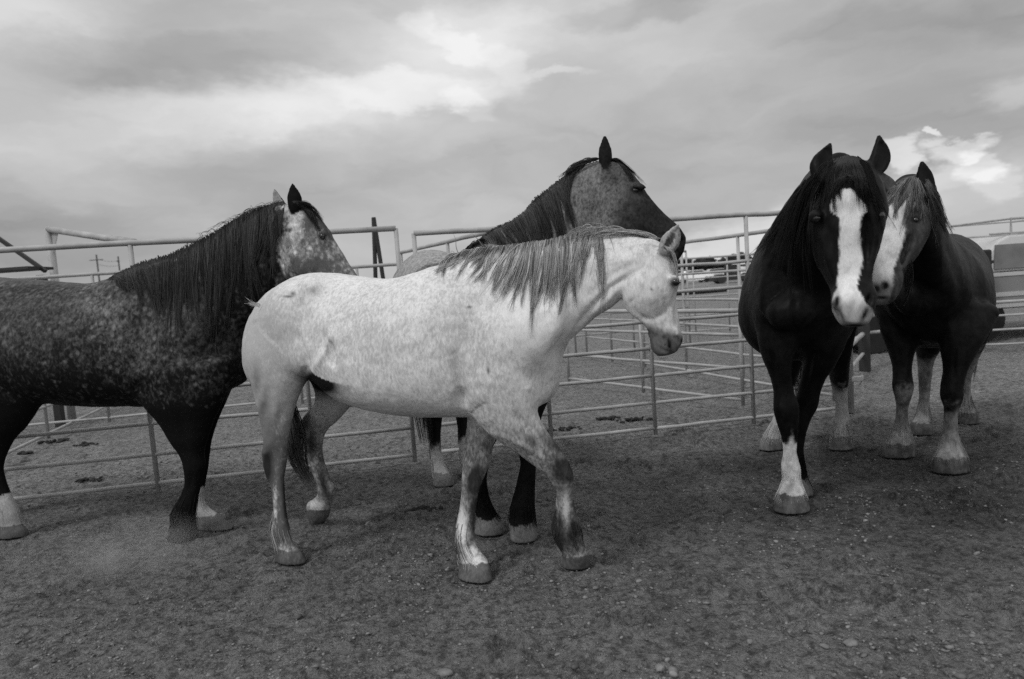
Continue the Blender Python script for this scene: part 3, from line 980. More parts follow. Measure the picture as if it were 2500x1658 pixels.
def paint_c(c):
    n = len(c['sx']); near = np.where(c['leg'] >= 0, (c['leg'] == 0) | (c['leg'] == 3), c['lo'] > 0)
    dk = np.full(n, .36); lt = np.full(n, .62); bi = np.full(n, .56)
    bi += .14 * (c['n0'] - .5)
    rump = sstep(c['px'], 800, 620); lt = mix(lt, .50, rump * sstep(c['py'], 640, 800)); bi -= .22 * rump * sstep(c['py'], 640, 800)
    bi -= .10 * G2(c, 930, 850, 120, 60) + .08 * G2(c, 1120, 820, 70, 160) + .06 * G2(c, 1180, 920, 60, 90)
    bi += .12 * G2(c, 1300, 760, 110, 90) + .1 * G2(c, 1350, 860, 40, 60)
    head = c['id'] == 2
    lt = np.where(head, .58, lt); dk = np.where(head, .36, dk)
    muz = head * sstep(c['py'] + (c['n1'] - .5) * 50 + (c['px'] - 1640) * -.2, 796, 832)
    dk = mix(dk, .045, muz); lt = mix(lt, .115, muz)
    for k in (G2(c, 1650, 686, 13, 10) * .9, G2(c, 1652, 700, 9, 14) * .5):
        e_ = k * head; dk = mix(dk, .03, e_); lt = mix(lt, .06, e_)
    nos = head * np.clip(1.3 * np.maximum.reduce([G2(c, 1634, 840, 5, 17, -8), G2(c, 1622, 822, 8, 6) * .6, G2(c, 1668, 836, 6, 13, -20), G2(c, 1655, 826, 5, 10) * .5]), 0, 1); dk = mix(dk, .008, nos); lt = mix(lt, .01, nos)
    legs = (c['id'] == 3) * 1.0
    lower = legs * sstep(c['py'], 960, 1120); bi -= .10 * lower; dk = mix(dk, .10, lower); lt = mix(lt, .46, lower)
    far = ~near
    D = np.zeros(n)
    for (x, y, a, b, ro, st, nr) in [(1378, 1150, 32, 40, -15, 1.35, 1), (1352, 1085, 46, 22, 35, .75, 1), (1384, 1298, 38, 44, 0, 1.3, 1), (1366, 1325, 18, 40, 0, 1.3, 1), (1300, 1075, 30, 12, 30, .6, 1), (1404, 1225, 9, 50, 0, .9, 1),
                                  (1160, 1172, 20, 46, 8, 1.5, 0), (1158, 1255, 15, 62, 0, 1.3, 0), (1108, 1350, 12, 22, 0, 1.4, 0), (1150, 1318, 14, 24, 0, .7, 0), (1190, 1090, 16, 50, 10, .4, 0),
                                  (700, 1215, 12, 80, 0, 1.1, 1), (652, 1140, 12, 42, 0, 1.2, 1), (672, 1060, 20, 40, 0, .4, 1), (640, 1000, 14, 60, 10, .5, 1), (625, 930, 14, 40, 0, .5, 1),
                                  (760, 1085, 16, 40, 0, 1.0, 0), (790, 1180, 12, 60, -12, .9, 0), (745, 1040, 14, 30, 0, .8, 0), (800, 960, 60, 60, 0, .35, 0)]:  # last entry: mild shading painted onto the far hind thigh
        D = np.maximum(D, G2(c, x, y, a, b, ro) * st * (near if nr else far) * legs)
    D = np.clip(D * (.65 + .9 * c['n1']), 0, 1)
    dk = mix(dk, .022, D); lt = mix(lt, .05, D)
    wh = np.zeros(n)
    for (x, y, a, b) in [(1160, 1372, 30, 22), (1150, 1345, 18, 16), (672, 1240, 6, 60), (690, 1350, 16, 22), (775, 1232, 20, 12), (1128, 1290, 14, 44), (1382, 1240, 9, 50)]:
        wh = np.maximum(wh, G2(c, x, y, a, b) * legs)
    lt = mix(lt, .62, wh * .8); bi += .25 * wh
    flank_shade = G2(c, 782, 934, 48, 24, 25) * ((c['leg'] == 1) | (c['N'][:, 2] < -.3)) * ~(near & (c['N'][:, 2] > -.3)); flank_shade = np.clip(flank_shade * 1.6, 0, 1); dk = mix(dk, .008, flank_shade); lt = mix(lt, .012, flank_shade)  # shadow of the inner flank, painted near-black into the coat
    ear = c['id'] == 6
    dk = np.where(ear, .16, dk); lt = np.where(ear, .42, lt); bi = np.where(ear, .5, bi)
    inn = ear & (G2(c, 1635, 588, 9, 26, 28) > .45) & near; dk = np.where(inn, .03, dk); lt = np.where(inn, .10, lt)
    hoof = (c['z'] < .078 + .05 * (c['n1'] - .5) + .02 * (c['n2'] - .5)) & (c['id'] == 3)
    lift = far & (c['py'] > 1232) & (c['px'] > 745) & (c['px'] < 830) & (c['id'] == 3)
    hoof |= lift & (c['py'] > 1245)
    dk = np.where(hoof, .06, dk); lt = np.where(hoof, .125, lt)
    for (x, y, a, b) in [(715, 717, 6, 5), (704, 724, 14, 3), (1146, 750, 6, 3), (1192, 905, 3, 8), (1590, 706, 3, 4)]:
        m = G2(c, x, y, a, b) * near; dk = mix(dk, .1, m); lt = mix(lt, .12, m)
    return dk, lt, bi


STROKES_C = [
    (0, 9, -.016, [(725, 822), (740, 862), (748, 895), (744, 910)]), (0, 9, .010, [(812, 815), (792, 860), (772, 895)]), (0, 16, -.008, [(770, 820), (768, 870)]),
    (0, 26, -.010, [(700, 720), (735, 780), (728, 830)]), (0, 10, .007, [(757, 690), (775, 705)]), (0, 20, -.008, [(640, 790), (660, 850), (650, 930)]),
    (0, 11, -.016, [(1108, 868), (1118, 920), (1134, 985)]), (0, 26, -.010, [(1150, 740), (1140, 820), (1160, 890)]), (0, 22, .008, [(1175, 960), (1150, 985)]),
    (0, 26, -.012, [(1275, 650), (1322, 760), (1352, 850)]), (0, 20, .009, [(1215, 640), (1250, 740), (1300, 850), (1325, 890)]), (0, 18, -.008, [(1250, 900), (1290, 925), (1325, 935)]),
    (0, 8, -.013, [(1392, 828), (1419, 786), (1461, 735), (1490, 703), (1530, 678), (1568, 652)]), (0, 8, .008, [(1410, 812), (1440, 770), (1478, 735), (1505, 712)]),
    (0, 16, .006, [(1400, 650), (1480, 640), (1560, 632)]), (0, 9, -.006, [(1440, 720), (1500, 668), (1560, 640)]),
    (0, 6, -.006, [(1546, 752), (1559, 769), (1576, 780), (1597, 781), (1617, 768), (1632, 748)]), (0, 16, .006, [(1580, 705), (1600, 740)]),
    (0, 5, .007, [(1630, 716), (1638, 760), (1641, 795)]), (0, 5, -.006, [(1622, 735), (1626, 775), (1622, 810)]), (0, 5, -.006, [(1652, 735), (1652, 790)]),
    (0, 3.5, .006, [(1636, 680), (1646, 676), (1656, 682)]), (0, 3.5, .004, [(1638, 692), (1647, 698), (1655, 697)]), (0, 4, .005, [(1640, 812), (1643, 828), (1652, 840)]), (0, 4, -.006, [(1606, 846), (1622, 856), (1642, 862)]),
    (0, 6, -.005, [(1560, 660), (1575, 690), (1568, 720)]), (0, 6, .004, [(1590, 640), (1610, 660), (1625, 680)]),
    (1, 7, .006, [(1180, 1050), (1240, 1070), (1300, 1100), (1340, 1130)]), (1, 9, -.007, [(1250, 1010), (1300, 1050), (1345, 1095)]), (1, 10, .007, [(1390, 1150), (1396, 1175)]), (1, 6, -.006, [(1366, 1200), (1370, 1240), (1374, 1275)]),
    (1, 8, .007, [(1412, 1290), (1416, 1308)]), (1, 7, .006, [(1352, 1185)]), (1, 7, -.006, [(1380, 1325), (1400, 1332), (1420, 1330)]),
    (-1, 6, -.006, [(1148, 1200), (1142, 1245), (1136, 1280)]), (-1, 10, .006, [(1160, 1150), (1158, 1172)]), (-1, 7, -.006, [(1128, 1345), (1145, 1340), (1160, 1335)]), (-1, 7, .006, [(1140, 1370), (1165, 1362)]),
    (1, 9, .010, [(646, 1100), (652, 1112)]), (1, 7, -.008, [(664, 1100), (668, 1130), (672, 1160)]), (1, 12, -.008, [(690, 1000), (668, 1060)]), (1, 6, -.006, [(680, 1200), (682, 1240), (684, 1275)]), (1, 10, .006, [(694, 1095), (690, 1125)]),
    (1, 10, -.006, [(650, 960), (660, 1020), (655, 1070)]), (1, 7, -.006, [(680, 1325), (700, 1322)]), (-1, 7, -.008, [(755, 1080), (765, 1120), (780, 1170)]), (-1, 8, .008, [(738, 1060), (742, 1075)]),
] + [(0, 9, .0032 if k % 2 else -.0028, [(860 + 34 * k, 740), (850 + 36 * k, 830), (865 + 37 * k, 930)]) for k in range(7)]
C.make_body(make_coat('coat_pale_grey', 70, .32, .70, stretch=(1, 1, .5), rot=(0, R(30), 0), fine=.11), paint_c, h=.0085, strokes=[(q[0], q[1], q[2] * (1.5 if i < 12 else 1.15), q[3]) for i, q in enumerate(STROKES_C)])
C.eye(1649, 689, .018, .3, mirror=False)
C.hair('mane', [(1085, 640, 1075, 632, 1062, 648), (1125, 617, 1112, 625, 1098, 650), (1160, 610, 1150, 622, 1122, 655), (1195, 605, 1180, 630, 1150, 672), (1225, 602, 1205, 640, 1178, 700),
                (1255, 598, 1240, 640, 1222, 702), (1283, 595, 1262, 650, 1240, 718), (1310, 591, 1302, 660, 1290, 760), (1344, 586, 1338, 660, 1318, 735), (1370, 580, 1368, 680, 1370, 775),
                (1395, 573, 1398, 640, 1388, 725), (1420, 566, 1410, 620, 1395, 690), (1440, 562, 1425, 600, 1430, 640), (1455, 562, 1470, 590, 1470, 690), (1466, 566, 1472, 620, 1470, 700)],
       1900, r=.0022, tone=(.035, .50), jit=5, clump=.88, nclump=50, curl=6, wild=.02, seed=1)
C.hair('mane', [(1610, 584, 1560, 560, 1462, 572), (1590, 580, 1520, 556, 1440, 570), (1540, 568, 1490, 556, 1420, 572), (1480, 566, 1440, 548, 1405, 575), (1450, 565, 1420, 545, 1395, 590)],
       170, r=.0019, tone=(.12, .5), jit=4.5, clump=.4, nclump=12, seed=2, wild=.10, eps=(.002, .012))
C.hair('forelock', [(1618, 600, 1640, 620, 1652, 668), (1628, 604, 1650, 628, 1656, 676), (1634, 606, 1652, 620, 1655, 650)], 130, r=.0019, tone=(.2, .5), jit=2.5, clump=.6, nclump=5, seed=3, curl=2)
tl = [np.array([690, 690, -.02]), ]
def tail_strands(h, name, pts, n, r, tone, spread, seed, lat_, clump=14):
    """tail as strands that follow a world-space guide, fanning out"""
    g = np.random.default_rng(seed)
    pts = np.array(pts, float); M_ = 16
    tt = np.linspace(0, len(pts) - 1, M_); i = np.minimum(tt.astype(int), len(pts) - 2); f = (tt - i)[:, None]
    def cr(i, f):
        p0 = pts[np.maximum(i - 1, 0)]; p1 = pts[i]; p2 = pts[i + 1]; p3 = pts[np.minimum(i + 2, len(pts) - 1)]
        return .5 * (2 * p1 + (p2 - p0) * f + (2 * p0 - 5 * p1 + 4 * p2 - p3) * f * f + (-p0 + 3 * p1 - 3 * p2 + p3) * f ** 3)
    path = cr(i, f)
    s = np.linspace(0, 1, M_)
    prof = np.interp(s, [0, .25, .7, 1], [.25, .8, 1.0, .55])
    cl = g.normal(0, 1, (clump, 3)); ci = g.integers(0, clump, n)
    o = cl[ci] * .75 + g.normal(0, 1, (n, 3)) * .35
    o = o / np.maximum(1, np.linalg.norm(o, axis=1)[:, None] / 1.3)
    sc = np.array(spread)
    ax = np.stack([h.ax, h.lat, [0, 0, 1]])
    W = path[None] + (o[:, None] * prof[None, :, None] * sc) @ ax
    le = g.uniform(.7, 1.0, n)
    W = np.stack([np.stack([np.interp(s * le[a], s, W[a, :, c]) for c in range(3)], 1) for a in range(n)])
    W += (np.sin(s[None] * g.uniform(4, 10, (n, 1)) + g.random((n, 1)) * 6) * .008 * s[None])[..., None] * h.ax
    rad = r * g.uniform(.6, 1.3, (n, 1)) * (1 - .75 * s[None] ** 2)
    tn = tone[0] + (tone[1] - tone[0]) * g.random(clump)[ci] * g.uniform(.5, 1, n)
    return strands(name, W, rad, tn, h.root)


tail_strands(C, 'tail', [hp(650, 745, 0), hp(628, 800, -.10), hp(645, 880, -.20), hp(696, 980, -.12), hp(720, 1060, -.02), hp(728, 1120, .02), hp(765, 1185, .04)], 700, .0024, (.015, .24), (.065, .03, .04), 5, None)
C.hair('tail', [(636, 744, 618, 740, 604, 728), (632, 752, 616, 750, 604, 742)], 26, r=.0015, tone=(.4, .6), jit=3, seed=8, clump=.2, depth=4.0)

# ------------------------------------------------------------------ dappled horse at the left
A = Horse('horse', 'dark dappled grey horse with a long dark mane, cut off by the left edge', gy(-60, 4.72), gy(470, 4.42))
A.chain(A.S([
    (-330, 800, -330, 880, .10), (-300, 735, -305, 930, .20), (-255, 700, -260, 945, .27), (-190, 682, -195, 930, .30), (-120, 676, -120, 905, .31), (-50, 675, -50, 905, .32), (0, 678, 0, 918, .33),
    (76, 682, 68, 958, .345), (153, 688, 150, 981, .35), (214, 692, 235, 989, .34), (262, 684, 320, 990, .31), (306, 664, 400, 990, .28), (350, 646, 470, 985, .25),
    (398, 632, 540, 965, .215), (440, 616, 582, 915, .18), (485, 597, 592, 855, .15), (525, 573, 606, 800, .125), (565, 550, 632, 785, .115), (605, 530, 662, 752, .11), (645, 513, 684, 724, .10), (685, 503, 700, 700, .09)],
    e=.18, p=2.2), k=.03, pid=0)
A.chain(A.S([
    (712, 494, 672, 570, .068), (745, 500, 668, 622, .09), (775, 524, 682, 664, .105), (800, 560, 708, 692, .105), (822, 598, 745, 712, .088), (846, 634, 785, 722, .068), (868, 668, 815, 735, .058), (885, 698, 835, 755, .058), (882, 722, 850, 765, .045)], p=2.3),
    k=.035, pid=2, cap1=.3)
A.blob(735, 640, .06, .11, .13, .05, rot=-50, k=.03, both=True)
A.blob(788, 572, .085, .03, .02, .022, k=.02)
A.blob(872, 708, .05, .012, .02, .02, rot=10, k=.01, sub=True, both=True)
A.blob(450, 820, .165, .14, .25, .08, rot=-60, k=.13, both=True)
A.blob(410, 905, .18, .14, .10, .07, rot=10, k=.11, both=True)
A.blob(552, 890, .07, .08, .13, .09, k=.10, both=True)
A.blob(330, 960, .27, .03, .07, .04, rot=-30, k=.04, sub=True, both=True)
A.blob(-200, 760, .20, .2, .2, .10, k=.10, both=True)
# near fore (dark)
A.leg(A.S([(565, 880, 350, 930, .12, .15), (545, 970, 352, 985, .11, .16), (520, 1030, 392, 1035, .085, .15), (505, 1072, 418, 1080, .066, .15), (497, 1105, 440, 1110, .055, .14), (498, 1140, 451, 1146, .052, .14),
             (492, 1172, 452, 1178, .04, .14), (485, 1205, 446, 1204, .036, .14), (479, 1230, 430, 1236, .044, .14), (476, 1258, 419, 1260, .046, .14), (478, 1280, 421, 1284, .048, .14), (482, 1300, 414, 1302, .062, .14), (484, 1320, 410, 1320, .07, .14)]), k=.05, pid=3, cap1=0)
# far fore, white sock
A.leg(A.S([(590, 880, 420, 930, .11, -.14), (552, 975, 440, 985, .10, -.14), (536, 1012, 450, 1030, .08, -.14), (524, 1044, 462, 1060, .062, -.13), (514, 1080, 468, 1090, .052, -.12), (509, 1115, 470, 1120, .05, -.12), (506, 1145, 472, 1150, .042, -.12),
             (500, 1180, 468, 1185, .034, -.12), (497, 1212, 464, 1215, .038, -.12), (505, 1236, 462, 1240, .04, -.12), (532, 1257, 468, 1264, .046, -.12), (556, 1276, 472, 1288, .058, -.12), (575, 1288, 476, 1298, .062, -.12)]), k=.05, pid=3, cap1=0)
# near hind
A.leg(A.S([(80, 850, -240, 840, .13, .16), (105, 950, -180, 930, .13, .18), (92, 995, -120, 1000, .11, .18), (62, 1042, -80, 1050, .085, .17), (32, 1075, -60, 1085, .065, .16), (14, 1110, -62, 1110, .055, .16), (6, 1145, -60, 1150, .05, .16),
             (14, 1178, -42, 1185, .042, .16), (24, 1205, -25, 1210, .04, .16), (38, 1235, -18, 1236, .048, .16), (46, 1258, -20, 1258, .052, .16), (50, 1280, -26, 1280, .05, .16), (62, 1292, -26, 1294, .062, .16), (66, 1312, -28, 1312, .07, .16)]), k=.05, pid=3, cap1=0)
A.leg(A.S([(60, 850, -240, 840, .13, -.16), (30, 950, -200, 930, .12, -.18), (-20, 1010, -160, 1010, .10, -.18), (-70, 1070, -160, 1075, .07, -.17), (-100, 1110, -170, 1105, .055, -.16), (-105, 1150, -155, 1155, .045, -.16),
             (-106, 1200, -146, 1205, .036, -.16), (-100, 1240, -150, 1245, .046, -.16), (-85, 1265, -140, 1270, .05, -.16), (-72, 1292, -150, 1294, .066, -.16)]), k=.05, pid=3, cap1=0)
hp = lambda x, y, off: on_plane(x, y, A.P0 + A.lat * off, A.lat)
ear_chain(A, hp(720, 512, .06), hp(714, 450, .075), .046, .030, bend=(.04, 0), open_dir=-A.lat, n1=A.ax)
ear_chain(A, hp(698, 520, -.045), hp(670, 461, -.07), .038, .028, bend=(-.06, 0), open_dir=A.lat, n1=A.ax)


def paint_a(c):
    n = len(c['sx']); near = np.where(c['leg'] >= 0, (c['leg'] == 0) | (c['leg'] == 2), c['lo'] > 0)
    dk = np.full(n, .006); lt = np.full(n, .15); bi = np.full(n, .475)
    up = sstep(c['py'], 960, 720) * sstep(c['px'], 640, 420)
    bi += .02 * up + .03 * G2(c, 40, 740, 200, 90) + .10 * (c['n0'] - .5)
    bi += .10 * G2(c, 250, 745, 60, 50) + .06 * G2(c, 340, 850, 110, 80) + .04 * G2(c, 440, 800, 60, 60) + .03 * G2(c, 60, 800, 120, 60)
    bi -= .05 * sstep(c['py'], 860, 960) + .05 * G2(c, 100, 930, 260, 60)
    lt = lt + .08 * G2(c, 250, 745, 70, 60) + .06 * G2(c, 320, 850, 120, 90)
    dk = dk + .010 * up + .05 * sstep(c['py'], 705, 675) * (c['px'] < 260)
    neck = sstep(c['px'], 480, 560) * (c['py'] < 800); bi -= .06 * neck
    legs = c['id'] == 3
    lo_ = legs * sstep(c['py'], 960, 1040); bi -= .3 * lo_; dk = mix(dk, .006, lo_)
    head = ((c['id'] == 2) | ((c['px'] > 672) & (c['id'] == 0))) * 1.0
    hm = sstep(c['px'] + (c['n1'] - .5) * 90 + (c['n2'] - .5) * 30 + 16 * np.sin((c['py'] - 585) / 16.0), 668, 700) * head
    dk = mix(dk, .09, hm); lt = mix(lt, .62, hm); bi = mix(bi, .50 + .35 * (c['n1'] - .5), hm)
    bi += hm * (.2 * G2(c, 718, 545, 20, 45) + .2 * G2(c, 672, 640, 16, 22) - .16 * G2(c, 790, 650, 30, 22) - .2 * G2(c, 740, 655, 30, 22) - .22 * G2(c, 795, 540, 24, 30) - .2 * G2(c, 752, 550, 14, 14))
    for k in (G2(c, 789, 577, 15, 11), G2(c, 760, 515, 30, 16, 35) * .85, G2(c, 795, 540, 12, 40, -25) * .7, G2(c, 700, 690, 50, 26) * .8):
        dk = mix(dk, .012, k * head); lt = mix(lt, .04, k * head)
    ear = c['id'] == 6
    dk = np.where(ear, .006, dk); lt = np.where(ear, .012, lt)
    inn = ear & (c['lo'] < 0) & ((c['N'] @ A.lat) > .45); lt = np.where(inn, .3, lt); dk = np.where(inn, .2, dk)
    sock = legs & (c['z'] < .29 + .16 * (c['n1'] - .5)) & ((~near & (c['px'] > 300)) | (near & (c['px'] < 200)))
    dk = np.where(sock, .30, dk); lt = np.where(sock, .42, lt); bi = np.where(sock, .5, bi)
    hoof = legs & (c['z'] < .088 + .04 * (c['n1'] - .5))
    hd = hoof & near & (c['px'] > 300)
    dk = np.where(hoof, .09, dk); lt = np.where(hoof, .14, lt); dk = np.where(hd, .012, dk); lt = np.where(hd, .02, lt)
    return dk, lt, bi


STROKES_A = [
    (0, 10, -.014, [(285, 850), (298, 900), (320, 960)]), (0, 9, .010, [(296, 870), (306, 925), (335, 970)]), (0, 26, -.010, [(370, 740), (340, 820), (345, 880)]), (0, 26, -.012, [(500, 700), (520, 800), (545, 880)]),
    (0, 22, .009, [(420, 720), (470, 820), (530, 900)]), (0, 14, -.008, [(400, 905), (460, 930), (520, 930)]), (0, 12, .008, [(420, 960), (470, 985)]), (0, 12, -.008, [(620, 590), (640, 650), (625, 720)]),
    (0, 6, -.008, [(690, 640), (715, 672), (750, 680), (775, 660)]), (0, 6, .007, [(770, 610), (800, 645), (830, 680)]), (0, 6, -.006, [(760, 625), (785, 660)]), (0, 4, .006, [(774, 568), (790, 562), (802, 572)]), (0, 4, .004, [(778, 586), (792, 590)]),
    (0, 12, .006, [(700, 540), (712, 600)]), (0, 8, -.006, [(752, 545), (765, 560)]),
    (1, 10, .009, [(500, 1125), (498, 1145)]), (1, 7, -.007, [(466, 1160), (462, 1200)]), (1, 9, -.007, [(440, 1050), (460, 1100)]), (1, 8, .007, [(425, 1240), (424, 1262)]), (1, 8, -.008, [(430, 1285), (475, 1282)]), (1, 14, -.008, [(430, 1000), (455, 1060)]),
] + [(0, 11, .003 if k % 2 else -.003, [(20 + 38 * k, 740), (10 + 38 * k, 830), (25 + 38 * k, 930)]) for k in range(7)]
A.make_body(make_coat('coat_dark_dapple', 44, .30, .90, stretch=(1, 1, .75), rot=(0, R(35), 0), fine=.28, rough=.6, dapple=22, dap_k=.20), paint_a, h=.0095, strokes=STROKES_A)
A.eye(788, 577, .020, .6, mirror=False)
A.hair('mane', [(268, 682, 285, 690, 300, 705), (290, 668, 305, 690, 318, 722), (320, 652, 335, 680, 345, 740), (350, 640, 365, 690, 378, 758), (398, 628, 398, 700, 402, 782), (450, 606, 450, 690, 446, 796),
                (497, 582, 492, 690, 490, 800), (540, 558, 540, 650, 535, 782), (575, 536, 575, 640, 572, 760), (605, 518, 606, 610, 605, 715), (640, 506, 636, 570, 625, 660), (672, 498, 668, 560, 655, 640), (692, 494, 690, 540, 682, 610)],
       1900, r=.0024, tone=(.002, .060), jit=6, clump=.8, nclump=56, curl=6, wild=.01, seed=21)
A.hair('mane', [(430, 620, 420, 608, 405, 632), (540, 560, 525, 546, 512, 572), (610, 518, 596, 506, 580, 534), (690, 496, 665, 490, 640, 512)], 70, r=.0017, tone=(.01, .10), jit=4, clump=.5, wild=.0, seed=22)
A.hair('forelock', [(728, 492, 760, 500, 790, 560), (716, 494, 750, 505, 775, 555), (735, 494, 775, 510, 800, 570)], 200, r=.0022, tone=(.006, .04), jit=4, clump=.5, nclump=7, seed=23, curl=2)
tail_strands(A, 'tail', [hp(-310, 760, 0), hp(-345, 810, 0), hp(-345, 950, 0), hp(-335, 1100, 0)], 200, .003, (.01, .05), (.06, .06, .03), 25, None)

C.feather([0], 60, tone=(.10, .45), seed=1, back=math.pi); C.feather([2], 90, z0=(.12, .24), tone=(.03, .12), seed=2, back=math.pi); C.feather([2], 60, z0=(.10, .16), tone=(.4, .6), seed=3)
C.feather([3], 110, z0=(.16, .30), z1=(.10, .16), tone=(.02, .06), seed=4, back=math.pi)
A.feather([0], 130, z0=(.14, .30), tone=(.006, .02), seed=5, back=math.pi); A.feather([1], 90, tone=(.3, .5), seed=6, back=math.pi); A.feather([2], 90, tone=(.25, .45), seed=7, back=math.pi)

# ------------------------------------------------------------------ roan horse behind
gp = lambda x, y: ground(x, y)
B = Horse('horse', 'tall roan horse with a dark face and head held high, standing behind the pale grey', gp(1072, 1180), gp(1232, 1318))
sc = B.len / 1.12
B.chain(B.T([(x * sc, zt * (1.10 if x < .6 else 1.045), zb * 1.02, b * 1.08) for x, zt, zb, b in TRUNK]), k=.03, pid=0)
B.chain(B.F([(1120, 640, 1300, 900, 4.45, .22), (1190, 572, 1345, 840, 4.3, .19), (1260, 532, 1395, 770, 4.15, .155), (1325, 476, 1425, 705, 4.05, .125), (1380, 434, 1448, 650, 3.98, .105), (1432, 402, 1460, 600, 3.93, .09), (1470, 390, 1462, 560, 3.9, .08)], e=-.15), k=.05, pid=1)
B.chain(B.F([(1492, 388, 1450, 520, 3.9, .07), (1528, 408, 1448, 575, 3.88, .09), (1562, 446, 1462, 622, 3.87, .105), (1588, 484, 1495, 650, 3.86, .10), (1612, 512, 1540, 655, 3.85, .08), (1640, 538, 1578, 655, 3.84, .064),
             (1662, 560, 1603, 655, 3.83, .056), (1675, 582, 1630, 650, 3.83, .052), (1670, 602, 1645, 642, 3.83, .038)], p=2.3), k=.04, pid=2, cap1=.3)
Bd = B.lat * 0
hx = _r; hz = np.array([0, 0, 1.0]); hy = np.array([0, -1.0, 0])
def fb(h, x, y, d, toward, rx, ry, rz, rot=0, **k):
    a1 = hx * math.cos(R(rot)) + hz * math.sin(R(rot)); a2 = -hx * math.sin(R(rot)) + hz * math.cos(R(rot))
    h.wblob(at_depth(x, y, d) + hy * toward, (a1, a2, hy), (rx, ry, rz), **k)
fb(B, 1490, 575, 3.88, .075, .11, .10, .04, k=.03)
fb(B, 1553, 458, 3.87, .085, .045, .018, .022, rot=-25, k=.02)
fb(B, 1540, 490, 3.87, .10, .05, .02, .015, rot=-25, k=.02, sub=True)
fb(B, 1664, 584, 3.83, .055, .012, .024, .02, rot=-10, k=.012, sub=True)
fb(B, 1450, 520, 3.9, .10, .02, .12, .02, rot=15, k=.03, sub=True)
# fore legs
B.leg(B.F([(1150, 960, 1290, 960, 4.2, .12), (1150, 1020, 1262, 1020, 4.15, .09), (1148, 1080, 1209, 1080, 4.1, .065), (1146, 1125, 1198, 1125, 4.07, .05), (1148, 1160, 1189, 1160, 4.06, .04), (1150, 1205, 1190, 1205, 4.06, .036),
             (1158, 1240, 1202, 1240, 4.05, .045), (1163, 1262, 1216, 1264, 4.03, .05), (1162, 1278, 1228, 1278, 4.0, .062), (1158, 1304, 1236, 1306, 4.0, .07)]), k=.05, pid=3, cap1=0)
B.leg(B.F([(1220, 960, 1350, 960, 4.1, .12), (1240, 1020, 1322, 1020, 4.05, .09), (1262, 1090, 1316, 1090, 4.0, .065), (1270, 1130, 1310, 1130, 3.97, .05), (1264, 1165, 1307, 1165, 3.96, .04), (1256, 1200, 1304, 1200, 3.95, .04),
             (1246, 1235, 1303, 1235, 3.93, .05), (1243, 1262, 1305, 1262, 3.92, .055), (1243, 1285, 1308, 1285, 3.9, .064), (1246, 1322, 1312, 1322, 3.9, .07)]), k=.05, pid=3, cap1=0)
# hind legs
for x0, dd in ((0, 5.2), (68, 5.45)):
    yy = 0 if x0 == 0 else -22
    B.leg(B.F([(1000 + x0, 800 + yy, 1120 + x0, 800 + yy, dd, .2), (1020 + x0, 900 + yy, 1110 + x0, 900 + yy, dd, .14), (1030 + x0, 980 + yy, 1085 + x0, 980 + yy, dd + .08, .09), (1040 + x0, 1020 + yy, 1080 + x0, 1020 + yy, dd + .12, .06),
                 (1048 + x0, 1060 + yy, 1076 + x0, 1060 + yy, dd + .08, .04), (1050 + x0, 1100 + yy, 1078 + x0, 1100 + yy, dd + .02, .034), (1053 + x0, 1125 + yy, 1084 + x0, 1125 + yy, dd, .042), (1056 + x0, 1148 + yy, 1096 + x0, 1150 + yy, dd - .03, .05),
                 (1058 + x0, 1165 + yy, 1106 + x0, 1165 + yy, dd - .06, .065), (1058 + x0, 1188 + yy, 1112 + x0, 1188 + yy, dd - .06, .07)]), k=.05, pid=3, cap1=0)
ear_chain(B, at_depth(1477, 408, 3.86), at_depth(1476, 332, 3.86), .040, .028, bend=(.02, 0), open_dir=-hy, n1=hx)
ear_chain(B, at_depth(1480, 404, 4.0), at_depth(1482, 356, 4.02), .030, .026, open_dir=-hy, n1=hx)


def paint_b(c):
    n = len(c['px'])
    dk = np.full(n, .030); lt = np.full(n, .18); bi = np.full(n, .52)
    bi += .1 * (c['n0'] - .5)
    # dark face, blending into the roan cheek
    s = c['px'] + (c['py'] - 480) * .35 + (c['n1'] - .5) * 70
    hd = sstep(s, 1455, 1580) * (c['id'] == 2)
    hd = np.maximum(hd, (c['id'] == 2) * G2(c, 1495, 425, 40, 40) * .7)
    dk = mix(dk, .010, hd); lt = mix(lt, .030, hd)
    rim = (c['id'] == 2) * (G2(c, 1546, 478, 16, 7, 20) * .5 + G2(c, 1543, 448, 14, 6, 25) * .4); dk = mix(dk, .10, rim); lt = mix(lt, .14, rim)
    e_ = (c['id'] == 2) * G2(c, 1551, 465, 13, 9); dk = mix(dk, .004, e_); lt = mix(lt, .006, e_)
    nos = (c['id'] == 2) * np.maximum(G2(c, 1664, 584, 7, 12), G2(c, 1655, 612, 16, 5, 45) * .6); dk = mix(dk, .003, nos); lt = mix(lt, .004, nos)
    legs = c['id'] == 3
    lo_ = legs * sstep(c['z'], .95, .75); dk = mix(dk, .004, lo_); lt = mix(lt, .010, lo_)
    ear = c['id'] == 6; dk = np.where(ear, .006, dk); lt = np.where(ear, .014, lt)
    hind = legs & (c['V'][:, 1] > 4.7)
    sock = hind * sstep(c['z'] + .16 * (c['n1'] - .5), .31, .25); dk = mix(dk, .24, sock); lt = mix(lt, .42, sock)
    hoof = legs & (c['z'] < .105 + .05 * (c['n1'] - .5) + .03 * (c['n2'] - .5))
    dk = np.where(hoof, .10, dk); lt = np.where(hoof, .19, lt)
    body = (c['id'] == 0) & (c['V'][:, 1] > 4.5); lt = np.where(body, .34, lt); dk = np.where(body, .10, dk)
    return dk, lt, bi


